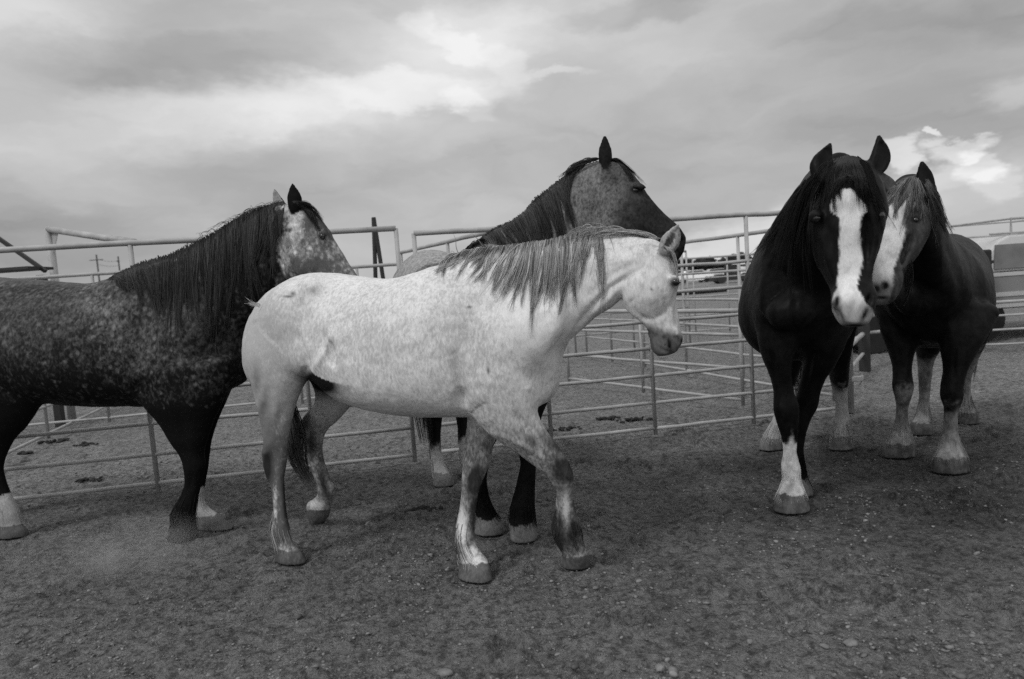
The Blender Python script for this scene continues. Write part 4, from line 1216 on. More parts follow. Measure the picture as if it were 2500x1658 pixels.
STROKES_B = [
    (1, 5, -.008, [(1452, 560), (1470, 590), (1500, 605)]), (1, 18, .006, [(1490, 560), (1510, 580)]), (1, 6, .008, [(1540, 520), (1575, 555), (1610, 585)]), (1, 6, -.007, [(1528, 535), (1562, 572)]), (1, 6, -.006, [(1580, 520), (1620, 555)]),
    (1, 3.5, .007, [(1538, 462), (1546, 455), (1558, 455), (1565, 462)]), (1, 3.5, .005, [(1540, 472), (1552, 476), (1562, 471)]), (1, 6, -.007, [(1530, 440), (1548, 444)]), (1, 8, -.005, [(1500, 470), (1530, 500)]),
    (1, 4, .006, [(1656, 570), (1654, 590), (1664, 602)]), (1, 3.5, -.006, [(1640, 625), (1655, 612)]), (1, 14, -.012, [(1462, 400), (1450, 470), (1447, 560)]), (1, 16, .007, [(1420, 470), (1415, 560)]), (1, 16, -.006, [(1395, 500), (1385, 600)]),
]
B.make_body(make_coat('coat_roan', 70, .30, .70, stretch=(1, 1, .7), fine=.16), paint_b, h=.0092, strokes=STROKES_B, mirror=False)
B.eye(1551, 465, .020, .62, mirror=False)
B.hair('mane', [(1135, 618, 1150, 590, 1160, 632), (1165, 590, 1185, 580, 1200, 630), (1206, 558, 1230, 570, 1245, 630), (1252, 538, 1275, 560, 1290, 640), (1283, 515, 1310, 540, 1325, 640), (1306, 486, 1335, 520, 1350, 625),
                (1333, 466, 1360, 500, 1372, 600), (1356, 448, 1376, 480, 1388, 560), (1379, 431, 1386, 450, 1378, 530), (1402, 406, 1392, 410, 1378, 470), (1432, 398, 1400, 400, 1380, 440), (1462, 388, 1425, 392, 1392, 425)],
       1500, r=.0024, tone=(.004, .075), jit=5, clump=.8, nclump=52, curl=5, wild=.0, seed=31, depth='surf')
B.hair('forelock', [(1492, 388, 1525, 395, 1560, 446), (1500, 392, 1530, 402, 1556, 440)], 120, r=.002, tone=(.006, .03), jit=3, clump=.5, nclump=5, seed=33, curl=2, depth='surf')
tp = lambda x, y, d: at_depth(x, y, d)
tail_strands(B, 'tail', [tp(1060, 700, 5.75), tp(1030, 760, 5.8), tp(1030, 900, 5.6), tp(1036, 1010, 5.3), tp(1044, 1085, 5.15)], 260, .003, (.005, .03), (.05, .07, .03), 35, None)

TRUNK_TALL = [(x, zt, zb + (0 if x < .9 else min(1, (x - .9) / .2) * .13), b * (1 if x < 1.1 else .86)) for x, zt, zb, b in TRUNK[:-1]] + [(1.39, 1.33, 1.05, .13)]
# ------------------------------------------------------------------ dark horse facing us
D = Horse('horse', 'black horse with a broad white blaze and one white front sock, walking towards us', gp(1962, 1100), gp(1950, 1232))
sc = D.len / 1.14
D.chain(D.T([(x * sc, zt * 1.0, zb * (1.13 if x < .9 else 1.06), b * .98) for x, zt, zb, b in TRUNK_TALL]), k=.03, pid=0, cap1=1.0)
D.chain(D.F([(1862, 790, 2060, 790, 4.28, .20), (1850, 720, 2078, 715, 4.25, .33), (1862, 650, 2080, 645, 4.12, .34), (1900, 580, 2090, 578, 3.84, .29), (1938, 522, 2098, 520, 3.58, .24), (1965, 478, 2102, 478, 3.34, .19), (1996, 445, 2108, 445, 3.16, .14)]), k=.14, pid=1)
D.chain(D.F([(2028, 412, 2104, 409, 3.03, .07), (2004, 444, 2130, 440, 3.00, .115), (1994, 490, 2144, 484, 2.98, .15), (1989, 530, 2149, 524, 2.97, .155), (1989, 575, 2142, 570, 2.96, .15), (2000, 625, 2134, 620, 2.95, .125), (2020, 665, 2124, 660, 2.93, .10),
             (2035, 700, 2121, 698, 2.91, .085), (2034, 732, 2133, 726, 2.88, .078), (2040, 762, 2130, 758, 2.87, .07), (2054, 788, 2119, 786, 2.87, .055)], p=2.5), k=.04, pid=2, cap1=.35)
def zb(h, x, y, d, rx, ry, rz, rot=0, **k): fb(h, x, y, d, 0, rx, ry, rz, rot, **k)
zb(D, 1992, 528, 2.90, .028, .03, .03, k=.02); zb(D, 2148, 520, 2.90, .028, .03, .03, k=.02)           # brows
zb(D, 2068, 470, 2.84, .07, .07, .03, k=.05)                                                           # forehead
zb(D, 2024, 590, 2.83, .022, .10, .03, rot=-4, k=.04, sub=True); zb(D, 2118, 586, 2.83, .022, .10, .03, rot=4, k=.04, sub=True)     # hollows beside the nose bone
zb(D, 2044, 736, 2.835, .020, .034, .02, rot=12, k=.015); zb(D, 2125, 730, 2.835, .020, .034, .02, rot=-12, k=.015)
zb(D, 2044, 737, 2.80, .011, .026, .03, rot=14, k=.01, sub=True); zb(D, 2126, 731, 2.80, .010, .028, .03, rot=-16, k=.01, sub=True)  # nostrils
zb(D, 2085, 792, 2.80, .045, .004, .03, k=.008, sub=True)                                             # lips
# fore legs: socked one in front
D.leg(D.F([(1850, 780, 1975, 780, 4.1, .15), (1853, 830, 1952, 830, 4.08, .13), (1864, 875, 1932, 875, 4.08, .11), (1880, 915, 1930, 915, 4.08, .085), (1890, 955, 1936, 955, 4.08, .065), (1889, 995, 1949, 990, 4.07, .06), (1896, 1030, 1949, 1030, 4.08, .055),
             (1908, 1068, 1946, 1068, 4.1, .04), (1913, 1105, 1944, 1103, 4.11, .038), (1908, 1140, 1953, 1140, 4.12, .048), (1913, 1170, 1952, 1170, 4.09, .045), (1902, 1200, 1962, 1200, 4.05, .06), (1892, 1225, 1972, 1225, 4.03, .075), (1888, 1250, 1979, 1250, 4.02, .085)]), k=.045, pid=3, cap1=0)
D.leg(D.F([(1940, 780, 2075, 780, 4.15, .15), (1955, 830, 2062, 830, 4.15, .13), (1966, 880, 2036, 875, 4.2, .11), (1960, 915, 2014, 915, 4.25, .085), (1950, 955, 2001, 955, 4.28, .066), (1940, 990, 1995, 990, 4.3, .06), (1935, 1025, 1978, 1023, 4.3, .05),
             (1932, 1060, 1967, 1058, 4.3, .038), (1930, 1100, 1961, 1100, 4.32, .036), (1928, 1135, 1964, 1135, 4.34, .045), (1928, 1170, 1970, 1170, 4.33, .044), (1922, 1190, 1980, 1190, 4.30, .062), (1918, 1212, 1984, 1212, 4.28, .075)]), k=.045, pid=3, cap1=0)
# hind legs
D.leg(D.F([(1860, 760, 1980, 760, 5.3, .22), (1880, 850, 1965, 850, 5.3, .16), (1893, 910, 1945, 910, 5.42, .11), (1899, 950, 1937, 950, 5.5, .07), (1893, 990, 1925, 990, 5.5, .045), (1886, 1025, 1918, 1025, 5.47, .04), (1872, 1052, 1912, 1052, 5.45, .05),
             (1862, 1072, 1912, 1072, 5.42, .06), (1850, 1100, 1912, 1100, 5.4, .072)]), k=.045, pid=3, cap1=0)
D.leg(D.F([(1990, 760, 2090, 760, 5.25, .22), (2005, 850, 2072, 850, 5.25, .16), (2022, 905, 2070, 905, 5.4, .11), (2033, 948, 2067, 946, 5.47, .07), (2041, 990, 2069, 990, 5.45, .045), (2038, 1025, 2074, 1025, 5.42, .045), (2034, 1052, 2077, 1052, 5.4, .052),
             (2028, 1074, 2082, 1074, 5.38, .06), (2022, 1099, 2086, 1099, 5.36, .072)]), k=.045, pid=3, cap1=0)
ear_chain(D, at_depth(2013, 446, 2.95), at_depth(2027, 349, 2.97), .050, .038, bend=(-.13, 0), open_dir=hy, n1=hx)
ear_chain(D, at_depth(2124, 438, 2.95), at_depth(2145, 332, 2.97), .049, .038, bend=(.13, 0), open_dir=hy, n1=hx)


def paint_d(c):
    n = len(c['px'])
    dk = np.full(n, .004); lt = np.full(n, .008); bi = np.full(n, .5)
    head = c['id'] == 2
    dk = np.where(head, .006, dk); lt = np.where(head, .013, lt)
    ys = [455, 462, 475, 499, 515, 530, 560, 629, 660, 702, 735, 770, 800]
    Lx = [2064, 2050, 2040, 2026, 2027, 2048, 2050, 2050, 2046, 2042, 2030, 2030, 2030]
    Rx = [2066, 2080, 2092, 2112, 2120, 2102, 2099, 2108, 2102, 2092, 2112, 2140, 2145]
    w = (c['n2'] - .5) * 9
    l = poly_x(ys, Lx, c['py']); r = poly_x(ys, Rx, c['py'])
    m = sstep(c['px'], l - 2 + w, l + 3 + w) * sstep(c['px'], r + 2 + w, r - 3 + w) * head * (c['N'][:, 1] < .25) * (c['py'] > 460)
    pinkish = sstep(c['py'], 715, 760)
    dk = mix(dk, .48 - .22 * pinkish, m); lt = mix(lt, .66 - .26 * pinkish, m); bi = mix(bi, .58 - .12 * pinkish, m)
    for k in (G2(c, 2042, 738, 8, 19, 12), G2(c, 2127, 733, 6, 19, -16), G2(c, 2112, 765, 6, 22, 25) * .9, G2(c, 2085, 795, 34, 4) * .9, G2(c, 2055, 770, 4, 20, -20) * .6):
        k = np.clip(k * 1.4, 0, 1) * head; dk = mix(dk, .01, k); lt = mix(lt, .015, k)
    legs = c['id'] == 3
    front = legs & (c['V'][:, 1] < 4.9)
    first = front & (c['V'][:, 1] < 4.19) & (c['px'] < 1990)
    sock = first * sstep(c['z'] + .14 * (c['n1'] - .5) + .05 * (c['n2'] - .5), .42 + .08 * np.exp(-((c['px'] - 1934) / 7) ** 2), .385)
    hs = legs * (c['V'][:, 1] > 4.9) * sstep(c['z'] + .20 * (c['n1'] - .5), .54, .46)
    s = np.maximum(sock, hs * .9)
    dk = mix(dk, .34 - .1 * (hs > .1), s); lt = mix(lt, .60 - .2 * (hs > .1), s)
    k = G2(c, 1931, 1185, 9, 12) * sock; dk = mix(dk, .2, k); lt = mix(lt, .25, k)
    hoof = legs & (c['z'] < .105 + .05 * (c['n1'] - .5) + .03 * (c['n2'] - .5)); dk = np.where(hoof, .07, dk); lt = np.where(hoof, .15, lt)
    return dk, lt, bi


STROKES_D = [
    (1, 9, -.016, [(1942, 740), (1940, 800), (1939, 860)]), (1, 20, .008, [(1900, 790), (1905, 830)]), (1, 20, .008, [(1985, 790), (1980, 835)]), (1, 18, -.006, [(1925, 600), (1895, 690), (1905, 770), (1930, 815)]),
    (1, 22, -.007, [(1862, 640), (1850, 720), (1868, 800)]), (1, 8, -.008, [(1880, 860), (1898, 920), (1905, 960)]), (1, 7, .008, [(1908, 870), (1915, 930)]), (1, 7, .008, [(2000, 860), (1985, 920)]), (1, 7, -.008, [(1985, 850), (1972, 910), (1965, 950)]),
    (1, 8, .010, [(1905, 985), (1908, 1010)]), (1, 7, -.007, [(1925, 1020), (1925, 1060)]), (1, 7, .007, [(1930, 1135)]), (1, 7, -.008, [(1915, 1168), (1935, 1172), (1950, 1168)]),
    (1, 5, .007, [(2046, 540), (2048, 620), (2044, 700)]), (1, 5, .007, [(2106, 540), (2108, 620), (2108, 690)]), (1, 7, .010, [(2004, 570), (2020, 625), (2036, 680)]), (1, 7, .010, [(2138, 565), (2130, 620), (2124, 670)]), (1, 9, -.009, [(2025, 560), (2030, 620)]), (1, 9, -.009, [(2122, 560), (2120, 615)]),
    (1, 3.5, .007, [(1984, 526), (1994, 521), (2003, 530)]), (1, 3.5, .005, [(1988, 545), (1998, 545)]), (1, 3.5, .007, [(2140, 522), (2148, 517), (2156, 521)]), (1, 4, .006, [(2034, 722), (2036, 745), (2046, 758)]), (1, 4, .006, [(2134, 718), (2134, 740), (2124, 755)]),
    (1, 6, -.006, [(2084, 735), (2084, 780)]), (1, 4, -.006, [(2058, 790), (2085, 796), (2112, 790)]), (1, 10, .006, [(2075, 480), (2075, 510)]),
]
D.make_body(make_coat('coat_black', 24, .35, .65, rough=.45, spec=.06, fine=.12), paint_d, h=.0090, strokes=STROKES_D, mirror=False)
D.eye(1994, 533, .019, .75, mirror=False); D.eye(2148, 527, .019, .75, mirror=False)
D.hair('forelock', [(2030, 396, 2010, 430, 2000, 505), (2045, 388, 2020, 430, 2012, 520), (2060, 385, 2045, 420, 2040, 470), (2068, 384, 2068, 410, 2072, 462), (2078, 385, 2095, 420, 2110, 490), (2090, 388, 2125, 430, 2135, 515), (2100, 392, 2140, 440, 2160, 530)],
       900, r=.0020, tone=(.003, .014), jit=6, clump=.8, nclump=30, curl=3, wild=.0, seed=41, depth='surf')
D.hair('mane', [(2040, 392, 1985, 440, 1978, 570), (2020, 402, 1955, 450, 1950, 640), (1995, 424, 1940, 480, 1925, 660), (1970, 444, 1925, 510, 1895, 650), (1948, 470, 1908, 530, 1868, 620), (1930, 500, 1895, 550, 1850, 600)],
       1000, r=.0024, tone=(.003, .017), jit=7, clump=.7, nclump=30, curl=4, wild=.0, seed=42, depth='surf')
D.hair('mane', [(2100, 392, 2130, 430, 2160, 500), (2105, 396, 2140, 450, 2168, 520)], 40, r=.0016, tone=(.003, .012), jit=6, clump=.2, curl=4, seed=44, depth=3.0)
tail_strands(D, 'tail', [tp(1985, 620, 5.75), tp(1985, 720, 5.8), tp(1960, 880, 5.75), tp(1955, 990, 5.7)], 160, .003, (.003, .02), (.04, .05, .03), 45, None)

# ------------------------------------------------------------------ second blaze-faced horse
E = Horse('horse', 'dark horse with a white face and pale tousled forelock, right behind the black horse', gp(2322, 1054), gp(2262, 1135))
sc = max(E.len / 1.14, .92)
E.chain(E.T([(x * sc, zt * 1.02, zb_ * 1.03, b * 1.06) for x, zt, zb_, b in TRUNK_TALL]), k=.03, pid=0, cap1=1.0)
E.chain(E.F([(2170, 745, 2400, 745, 4.95, .36), (2185, 690, 2380, 690, 4.80, .34), (2190, 620, 2345, 620, 4.55, .29), (2185, 560, 2312, 560, 4.35, .24), (2180, 510, 2295, 510, 4.18, .19), (2180, 475, 2285, 475, 4.06, .14)]), k=.06, pid=1)
E.chain(E.F([(2185, 455, 2272, 448, 4.0, .08), (2160, 485, 2278, 478, 3.98, .12), (2138, 530, 2268, 525, 3.95, .14), (2130, 575, 2262, 572, 3.93, .135), (2124, 620, 2242, 618, 3.90, .12), (2119, 655, 2216, 655, 3.87, .095), (2117, 685, 2202, 685, 3.84, .08),
             (2118, 710, 2196, 710, 3.82, .072), (2130, 732, 2184, 732, 3.80, .055)], p=2.4), k=.04, pid=2, cap1=.35)
zb(E, 2232, 534, 3.84, .03, .028, .03, k=.02)
zb(E, 2160, 698, 3.75, .013, .018, .03, rot=-20, k=.012, sub=True)
zb(E, 2212, 610, 3.80, .02, .09, .03, rot=-18, k=.04, sub=True)
zb(E, 2155, 726, 3.74, .035, .004, .03, k=.008, sub=True)
E.leg(E.F([(2150, 770, 2275, 770, 5.0, .16), (2154, 810, 2262, 810, 5.0, .14), (2168, 848, 2232, 848, 5.0, .11), (2181, 885, 2222, 885, 5.0, .085), (2182, 918, 2224, 918, 4.98, .065), (2180, 945, 2229, 943, 4.96, .06), (2185, 968, 2223, 968, 4.97, .052),
             (2189, 992, 2216, 992, 4.98, .04), (2187, 1024, 2216, 1024, 4.98, .038), (2179, 1050, 2221, 1050, 4.97, .046), (2166, 1080, 2229, 1080, 4.93, .06), (2158, 1095, 2232, 1095, 4.91, .072), (2154, 1117, 2234, 1117, 4.9, .078)]), k=.045, pid=3, cap1=0)
E.leg(E.F([(2285, 770, 2430, 770, 4.7, .16), (2296, 815, 2408, 815, 4.65, .14), (2303, 860, 2380, 860, 4.62, .11), (2308, 900, 2358, 900, 4.6, .085), (2300, 940, 2349, 940, 4.58, .066), (2298, 970, 2348, 970, 4.57, .062), (2307, 998, 2337, 998, 4.58, .048),
             (2305, 1040, 2336, 1040, 4.58, .042), (2298, 1078, 2342, 1078, 4.56, .05), (2286, 1110, 2356, 1112, 4.52, .064), (2280, 1126, 2361, 1128, 4.5, .076), (2275, 1154, 2366, 1154, 4.5, .084)]), k=.045, pid=3, cap1=0)
E.leg(E.F([(2215, 760, 2320, 760, 5.6, .2), (2232, 830, 2296, 830, 5.65, .15), (2243, 875, 2276, 875, 5.72, .09), (2244, 925, 2272, 925, 5.72, .05), (2245, 970, 2268, 970, 5.7, .04), (2238, 1008, 2269, 1008, 5.67, .048), (2226, 1030, 2274, 1032, 5.63, .056),
             (2220, 1044, 2275, 1044, 5.6, .07), (2216, 1062, 2278, 1062, 5.6, .074)]), k=.045, pid=3, cap1=0)
E.leg(E.F([(2330, 760, 2425, 760, 5.7, .2), (2340, 820, 2400, 820, 5.72, .15), (2348, 870, 2382, 870, 5.82, .09), (2348, 915, 2370, 915, 5.84, .05), (2346, 960, 2368, 960, 5.82, .04), (2340, 992, 2376, 992, 5.8, .05), (2337, 1012, 2386, 1012, 5.76, .06),
             (2336, 1036, 2390, 1036, 5.74, .074)]), k=.045, pid=3, cap1=0)
ear_chain(E, at_depth(2258, 480, 3.82), at_depth(2250, 395, 3.82), .048, .036, bend=(.05, 0), open_dir=-hy + hx * .2, n1=hx)
ear_chain(E, at_depth(2176, 470, 3.95), at_depth(2150, 418, 3.95), .042, .032, bend=(.05, 0), open_dir=hy, n1=hx)


def paint_e(c):
    n = len(c['px'])
    dk = np.full(n, .005); lt = np.full(n, .011); bi = np.full(n, .5)
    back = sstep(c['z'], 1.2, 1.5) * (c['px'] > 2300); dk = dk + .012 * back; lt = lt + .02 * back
    head = c['id'] == 2
    dk = np.where(head, .026, dk); lt = np.where(head, .066, lt)
    Rx = poly_x([430, 480, 515, 530, 587, 600, 637, 655, 690, 715, 740], [2215, 2240, 2228, 2212, 2208, 2205, 2190, 2184, 2180, 2176, 2172], c['py']) + (c['n2'] - .5) * 12
    m = sstep(c['px'], Rx + 3, Rx - 4) * head * (c['py'] > 470)
    k = sstep(c['py'], 670, 715)
    dk = mix(dk, .36 - .25 * k, m); lt = mix(lt, .54 - .36 * k, m); bi = mix(bi, .55, m)
    for q in (G2(c, 2233, 538, 13, 9), G2(c, 2162, 698, 9, 12, 20), G2(c, 2140, 705, 16, 14) * .85, G2(c, 2225, 515, 22, 12) * .8, G2(c, 2152, 727, 22, 4) * .9):
        q = np.clip(q * 1.3, 0, 1) * head; dk = mix(dk, .008, q); lt = mix(lt, .014, q)
    ear = c['id'] == 6; l_ = ear & (c['px'] < 2200); dk = np.where(ear, .004, dk); lt = np.where(ear, .007, lt); dk = np.where(l_, .04, dk); lt = np.where(l_, .07, lt)
    legs = c['id'] == 3
    hind = legs & (c['V'][:, 1] > 5.3)
    lf = legs & ~hind & (c['px'] < 2260)
    z1 = np.where(hind, .66, np.where(lf, .52, .45)) + .22 * (c['n1'] - .5)
    s = legs * sstep(c['z'], z1 + .04, z1 - .05)
    dk = mix(dk, .07, s); lt = mix(lt, .19, s)
    s2 = legs * sstep(c['z'] + .1 * (c['n1'] - .5), .30, .14); dk = mix(dk, .17, s2); lt = mix(lt, .32, s2)
    hoof = legs & (c['z'] < .105 + .05 * (c['n1'] - .5) + .03 * (c['n2'] - .5)); dk = np.where(hoof, .05, dk); lt = np.where(hoof, .12, lt)
    return dk, lt, bi


STROKES_E = [
    (1, 9, -.014, [(2250, 720), (2252, 790), (2268, 830)]), (1, 16, .012, [(2215, 770), (2212, 820)]), (1, 16, .012, [(2310, 770), (2320, 830)]), (1, 13, -.014, [(2308, 550), (2322, 620), (2350, 700), (2345, 780)]), (1, 15, .009, [(2335, 570), (2365, 650), (2378, 740)]),
    (1, 12, -.012, [(2360, 570), (2392, 650), (2398, 740), (2385, 800)]), (1, 7, -.008, [(2200, 850), (2204, 910)]), (1, 7, .008, [(2190, 925), (2192, 950)]), (1, 8, .009, [(2322, 940), (2322, 965)]), (1, 7, -.008, [(2330, 860), (2328, 920)]),
    (1, 5, .007, [(2205, 560), (2196, 620), (2184, 670)]), (1, 6, .009, [(2240, 570), (2225, 610), (2205, 650)]), (1, 6, -.008, [(2222, 580), (2208, 625)]), (1, 3.5, .008, [(2222, 530), (2236, 525), (2248, 533)]), (1, 3.5, .005, [(2224, 547), (2240, 549)]), (1, 4, .006, [(2168, 688), (2172, 702), (2164, 714)]), (1, 4, -.006, [(2135, 722), (2155, 730), (2178, 722)]),
]
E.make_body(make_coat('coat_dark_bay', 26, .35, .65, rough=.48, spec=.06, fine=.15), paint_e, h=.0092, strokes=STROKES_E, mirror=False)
E.eye(2234, 538, .019, .7, mirror=False)
E.hair('forelock', [(2200, 452, 2165, 470, 2148, 512), (2212, 442, 2180, 465, 2165, 515), (2225, 436, 2200, 462, 2190, 520), (2232, 436, 2225, 470, 2215, 522), (2238, 438, 2245, 470, 2246, 515), (2240, 440, 2258, 480, 2268, 540)],
       620, r=.0024, tone=(.015, .20), jit=6, clump=.85, nclump=24, curl=4, wild=.0, seed=51, depth='surf')
E.hair('mane', [(2262, 440, 2290, 465, 2303, 535), (2268, 446, 2292, 490, 2303, 555), (2262, 448, 2284, 500, 2292, 570), (2262, 452, 2278, 500, 2282, 560)],
       420, r=.0024, tone=(.012, .14), jit=5, clump=.8, nclump=16, curl=4, wild=.0, seed=52, depth='surf')
E.hair('mane', [(2205, 660, 2215, 700, 2212, 740), (2225, 640, 2230, 690, 2222, 730)], 60, r=.0022, tone=(.02, .06), jit=6, clump=.4, seed=53, depth='surf')
tail_strands(E, 'tail', [tp(2350, 640, 6.3), tp(2360, 680, 6.4), tp(2380, 800, 6.3), tp(2370, 930, 6.25)], 140, .003, (.005, .03), (.04, .04, .03), 55, None)

B.feather([0, 1], 170, z0=(.16, .30), z1=(.07, .12), tone=(.004, .012), seed=11, back=0.0); B.feather([2, 3], 80, z0=(.12, .2), tone=(.25, .45), seed=12)
D.feather([0], 130, z0=(.14, .24), z1=(.06, .11), tone=(.4, .62), seed=13); D.feather([1], 80, z0=(.16, .30), tone=(.005, .012), seed=14); D.feather([2, 3], 90, tone=(.22, .42), seed=15)
E.feather([0, 1, 2, 3], 110, z0=(.14, .26), z1=(.06, .11), tone=(.16, .34), seed=16)

# ================================================================== ground
def axis_grid(a0, a1, step, far, g=1.22):
    x = list(np.arange(a0, a1 + 1e-6, step)); s = step
    lo, hi = [], []
    p = a1
    while p < far: s *= g; p += s; hi.append(p)
    p = a0; s = step
    while p > -far: s *= g; p -= s; lo.append(p)
    return np.array(lo[::-1] + x + hi)


gx = axis_grid(-4.2, 5.6, .02, 3000); gy_ = axis_grid(1.6, 7.0, .02, 3000)
XX, YY = np.meshgrid(gx, gy_, indexing='ij')
Pg = np.stack([XX.ravel(), YY.ravel(), np.zeros(XX.size)], 1)
inside = sstep(Pg[:, 0], -14, -8) * sstep(Pg[:, 0], 18, 12) * sstep(Pg[:, 1], -4, 0) * sstep(Pg[:, 1], 16, 10)
Z = (vnoise(Pg, 1.3, 2, .5) - .5) * .03 + (vnoise(Pg, 7, 3, .55, 2) - .5) * .034 + (vnoise(Pg, 24, 2, .6, 4) - .5) * .030
gr = np.random.default_rng(5)
for _ in range(190):                                   # old hoof prints
    cx, cy = gr.uniform(-4, 5.2), gr.uniform(1.7, 6.4); r_ = gr.uniform(.05, .085)
    d2 = ((Pg[:, 0] - cx) ** 2 + (Pg[:, 1] - cy) ** 2) / r_ ** 2
    m = d2 < 6
    Z[m] += gr.uniform(.4, 1) * .034 * (1.1 * np.exp(-(np.sqrt(d2[m]) - 1.25) ** 2 / .06) - .9 * np.exp(-d2[m] ** 2))
for hs in (A, B, C, D, E):                            # dirt pushed up round each planted hoof
    for lg in hs.legs:
        e_ = lg.D[-1]
        if e_[2] > .06: continue
        d2 = (Pg[:, 0] - e_[0]) ** 2 + (Pg[:, 1] - e_[1]) ** 2
        m = d2 < .09
        rr_ = np.sqrt(d2[m]); r0_ = max(e_[9], e_[10])
        Z[m] = Z[m] * sstep(rr_, r0_ * .9, r0_ * 2.2) + .022 * np.exp(-((rr_ - r0_ * 1.35) / .03) ** 2) * (.5 + gr.random(m.sum()) * .7)
Z = Z * inside - .012
Pg[:, 2] = Z
nx, ny = XX.shape
I_ = np.arange(nx * ny).reshape(nx, ny)
Fg = np.stack([I_[:-1, :-1], I_[1:, :-1], I_[1:, 1:], I_[:-1, 1:]], -1).reshape(-1, 4)

gm = Mat('packed_gravel', .95, .12)
geo = gm.n('NewGeometry').outputs['Position']
sx_ = gm.n('SeparateXYZ'); gm.l(geo, sx_.inputs[0])
X_, Y_ = sx_.outputs[0], sx_.outputs[1]
# beyond the front fence the dirt is paler and sandier
fl = gm.math('SUBTRACT', gm.math('SUBTRACT', Y_, gm.math('MULTIPLY', X_, .166)), 5.96)
edge = gm.math('ADD', fl, gm.math('MULTIPLY', gm.math('SUBTRACT', gm.noise(3, 4, .6, vec=geo), .5), .5))
outm = gm.remap(edge, -.15, .35, 0, 1, True)
far_ = gm.remap(Y_, 14, 60, 0, 1, True)
base_in = gm.remap(gm.noise(2.2, 5, .6, vec=geo), .3, .7, .11, .165)
# soil made darker in an uneven patch on the right
dx = gm.math('MULTIPLY', gm.math('SUBTRACT', X_, 3.0), .42); dy = gm.math('MULTIPLY', gm.math('SUBTRACT', Y_, 4.3), .62)
dd_ = gm.math('SQRT', gm.math('ADD', gm.math('MULTIPLY', dx, dx), gm.math('MULTIPLY', dy, dy)))
right_tone = gm.remap(gm.math('ADD', dd_, gm.math('MULTIPLY', gm.math('SUBTRACT', gm.noise(1.6, 4, .6, vec=geo), .5), 1.1)), .25, 1.15, .50, 1.0, True)
base_in = gm.math('MULTIPLY', base_in, right_tone)
base_out = gm.remap(gm.noise(3.5, 5, .6, vec=geo), .3, .7, .16, .23)
base_far = gm.remap(gm.noise(.2, 5, .6, vec=geo), .3, .7, .13, .24)
b1 = gm.math('ADD', gm.math('MULTIPLY', base_in, gm.math('SUBTRACT', 1.0, outm)), gm.math('MULTIPLY', base_out, outm))
b2 = gm.math('ADD', gm.math('MULTIPLY', b1, gm.math('SUBTRACT', 1.0, far_)), gm.math('MULTIPLY', base_far, far_))
grit = gm.remap(gm.noise(45, 5, .75, vec=geo), .3, .7, .55, 1.5)
clod = gm.remap(gm.noise(20, 6, .7, vec=geo), .38, .54, .45, 1.12)
spots = gm.remap(gm.noise(2.7, 2, .5, vec=geo, stretch=(1, 1, 1, (0, 0, 1))), .68, .74, 1.0, .6)
b3 = gm.math('MULTIPLY', gm.math('MULTIPLY', b2, grit), gm.math('MULTIPLY', clod, spots))
vor = gm.n('TexVoronoi'); vor.inputs['Scale'].default_value = 42; gm.l(geo, vor.inputs['Vector'])
vs = gm.n('SeparateColor'); gm.l(vor.outputs['Color'], vs.inputs[0])
peb = gm.math('MULTIPLY', gm.remap(vor.outputs['Distance'], .30, .18, 0, 1), gm.remap(vs.outputs[0], .86, .9, 0, 1))
b4 = gm.math('ADD', b3, gm.math('MULTIPLY', peb, gm.remap(vs.outputs[1], 0, 1, .03, .14)))
gm.color(b4)
hgt = gm.math('ADD', gm.math('ADD', gm.math('MULTIPLY', gm.noise(30, 5, .65, vec=geo), 1.0), gm.math('MULTIPLY', gm.noise(110, 3, .6, vec=geo), .4)), gm.math('MULTIPLY', peb, .5))
gm.bump(hgt, 1.0, .045)
gobj = mesh_obj('ground', Pg, Fg, gm.m, smooth=True)
tag(gobj, 'packed gravel and dirt of the corral', kind='structure')


def zg(x, y):
    i = np.clip(np.searchsorted(gx, x) - 1, 0, nx - 2); j = np.clip(np.searchsorted(gy_, y) - 1, 0, ny - 2)
    return Z.reshape(nx, ny)[i, j]


# stones: an uneven lump, many of them
def ico(sub=1):
    import bmesh
    bm = bmesh.new(); bmesh.ops.create_icosphere(bm, subdivisions=sub, radius=1)
    V = np.array([v.co[:] for v in bm.verts]); F = np.array([[v.index for v in f.verts] for f in bm.faces]); bm.free()
    return V, F


def stones_mesh(P, S, seed, sub=1):
    V0, F0 = ico(sub); g = np.random.default_rng(seed); n = len(P); m = len(V0)
    out = np.zeros((n, m, 3))
    for v in range(0, n):
        dims = S[v] * g.uniform([.8, .6, .35], [1.3, 1.0, .75])
        a = g.random() * 6.28; co, si = math.cos(a), math.sin(a)
        W = V0 * (1 + (g.random((m, 1)) - .5) * .45) * dims
        out[v, :, 0] = W[:, 0] * co - W[:, 1] * si; out[v, :, 1] = W[:, 0] * si + W[:, 1] * co; out[v, :, 2] = W[:, 2]
    out += P[:, None]
    F = (F0[None] + (np.arange(n) * m)[:, None, None]).reshape(-1, 3)
    return out.reshape(-1, 3), F, m


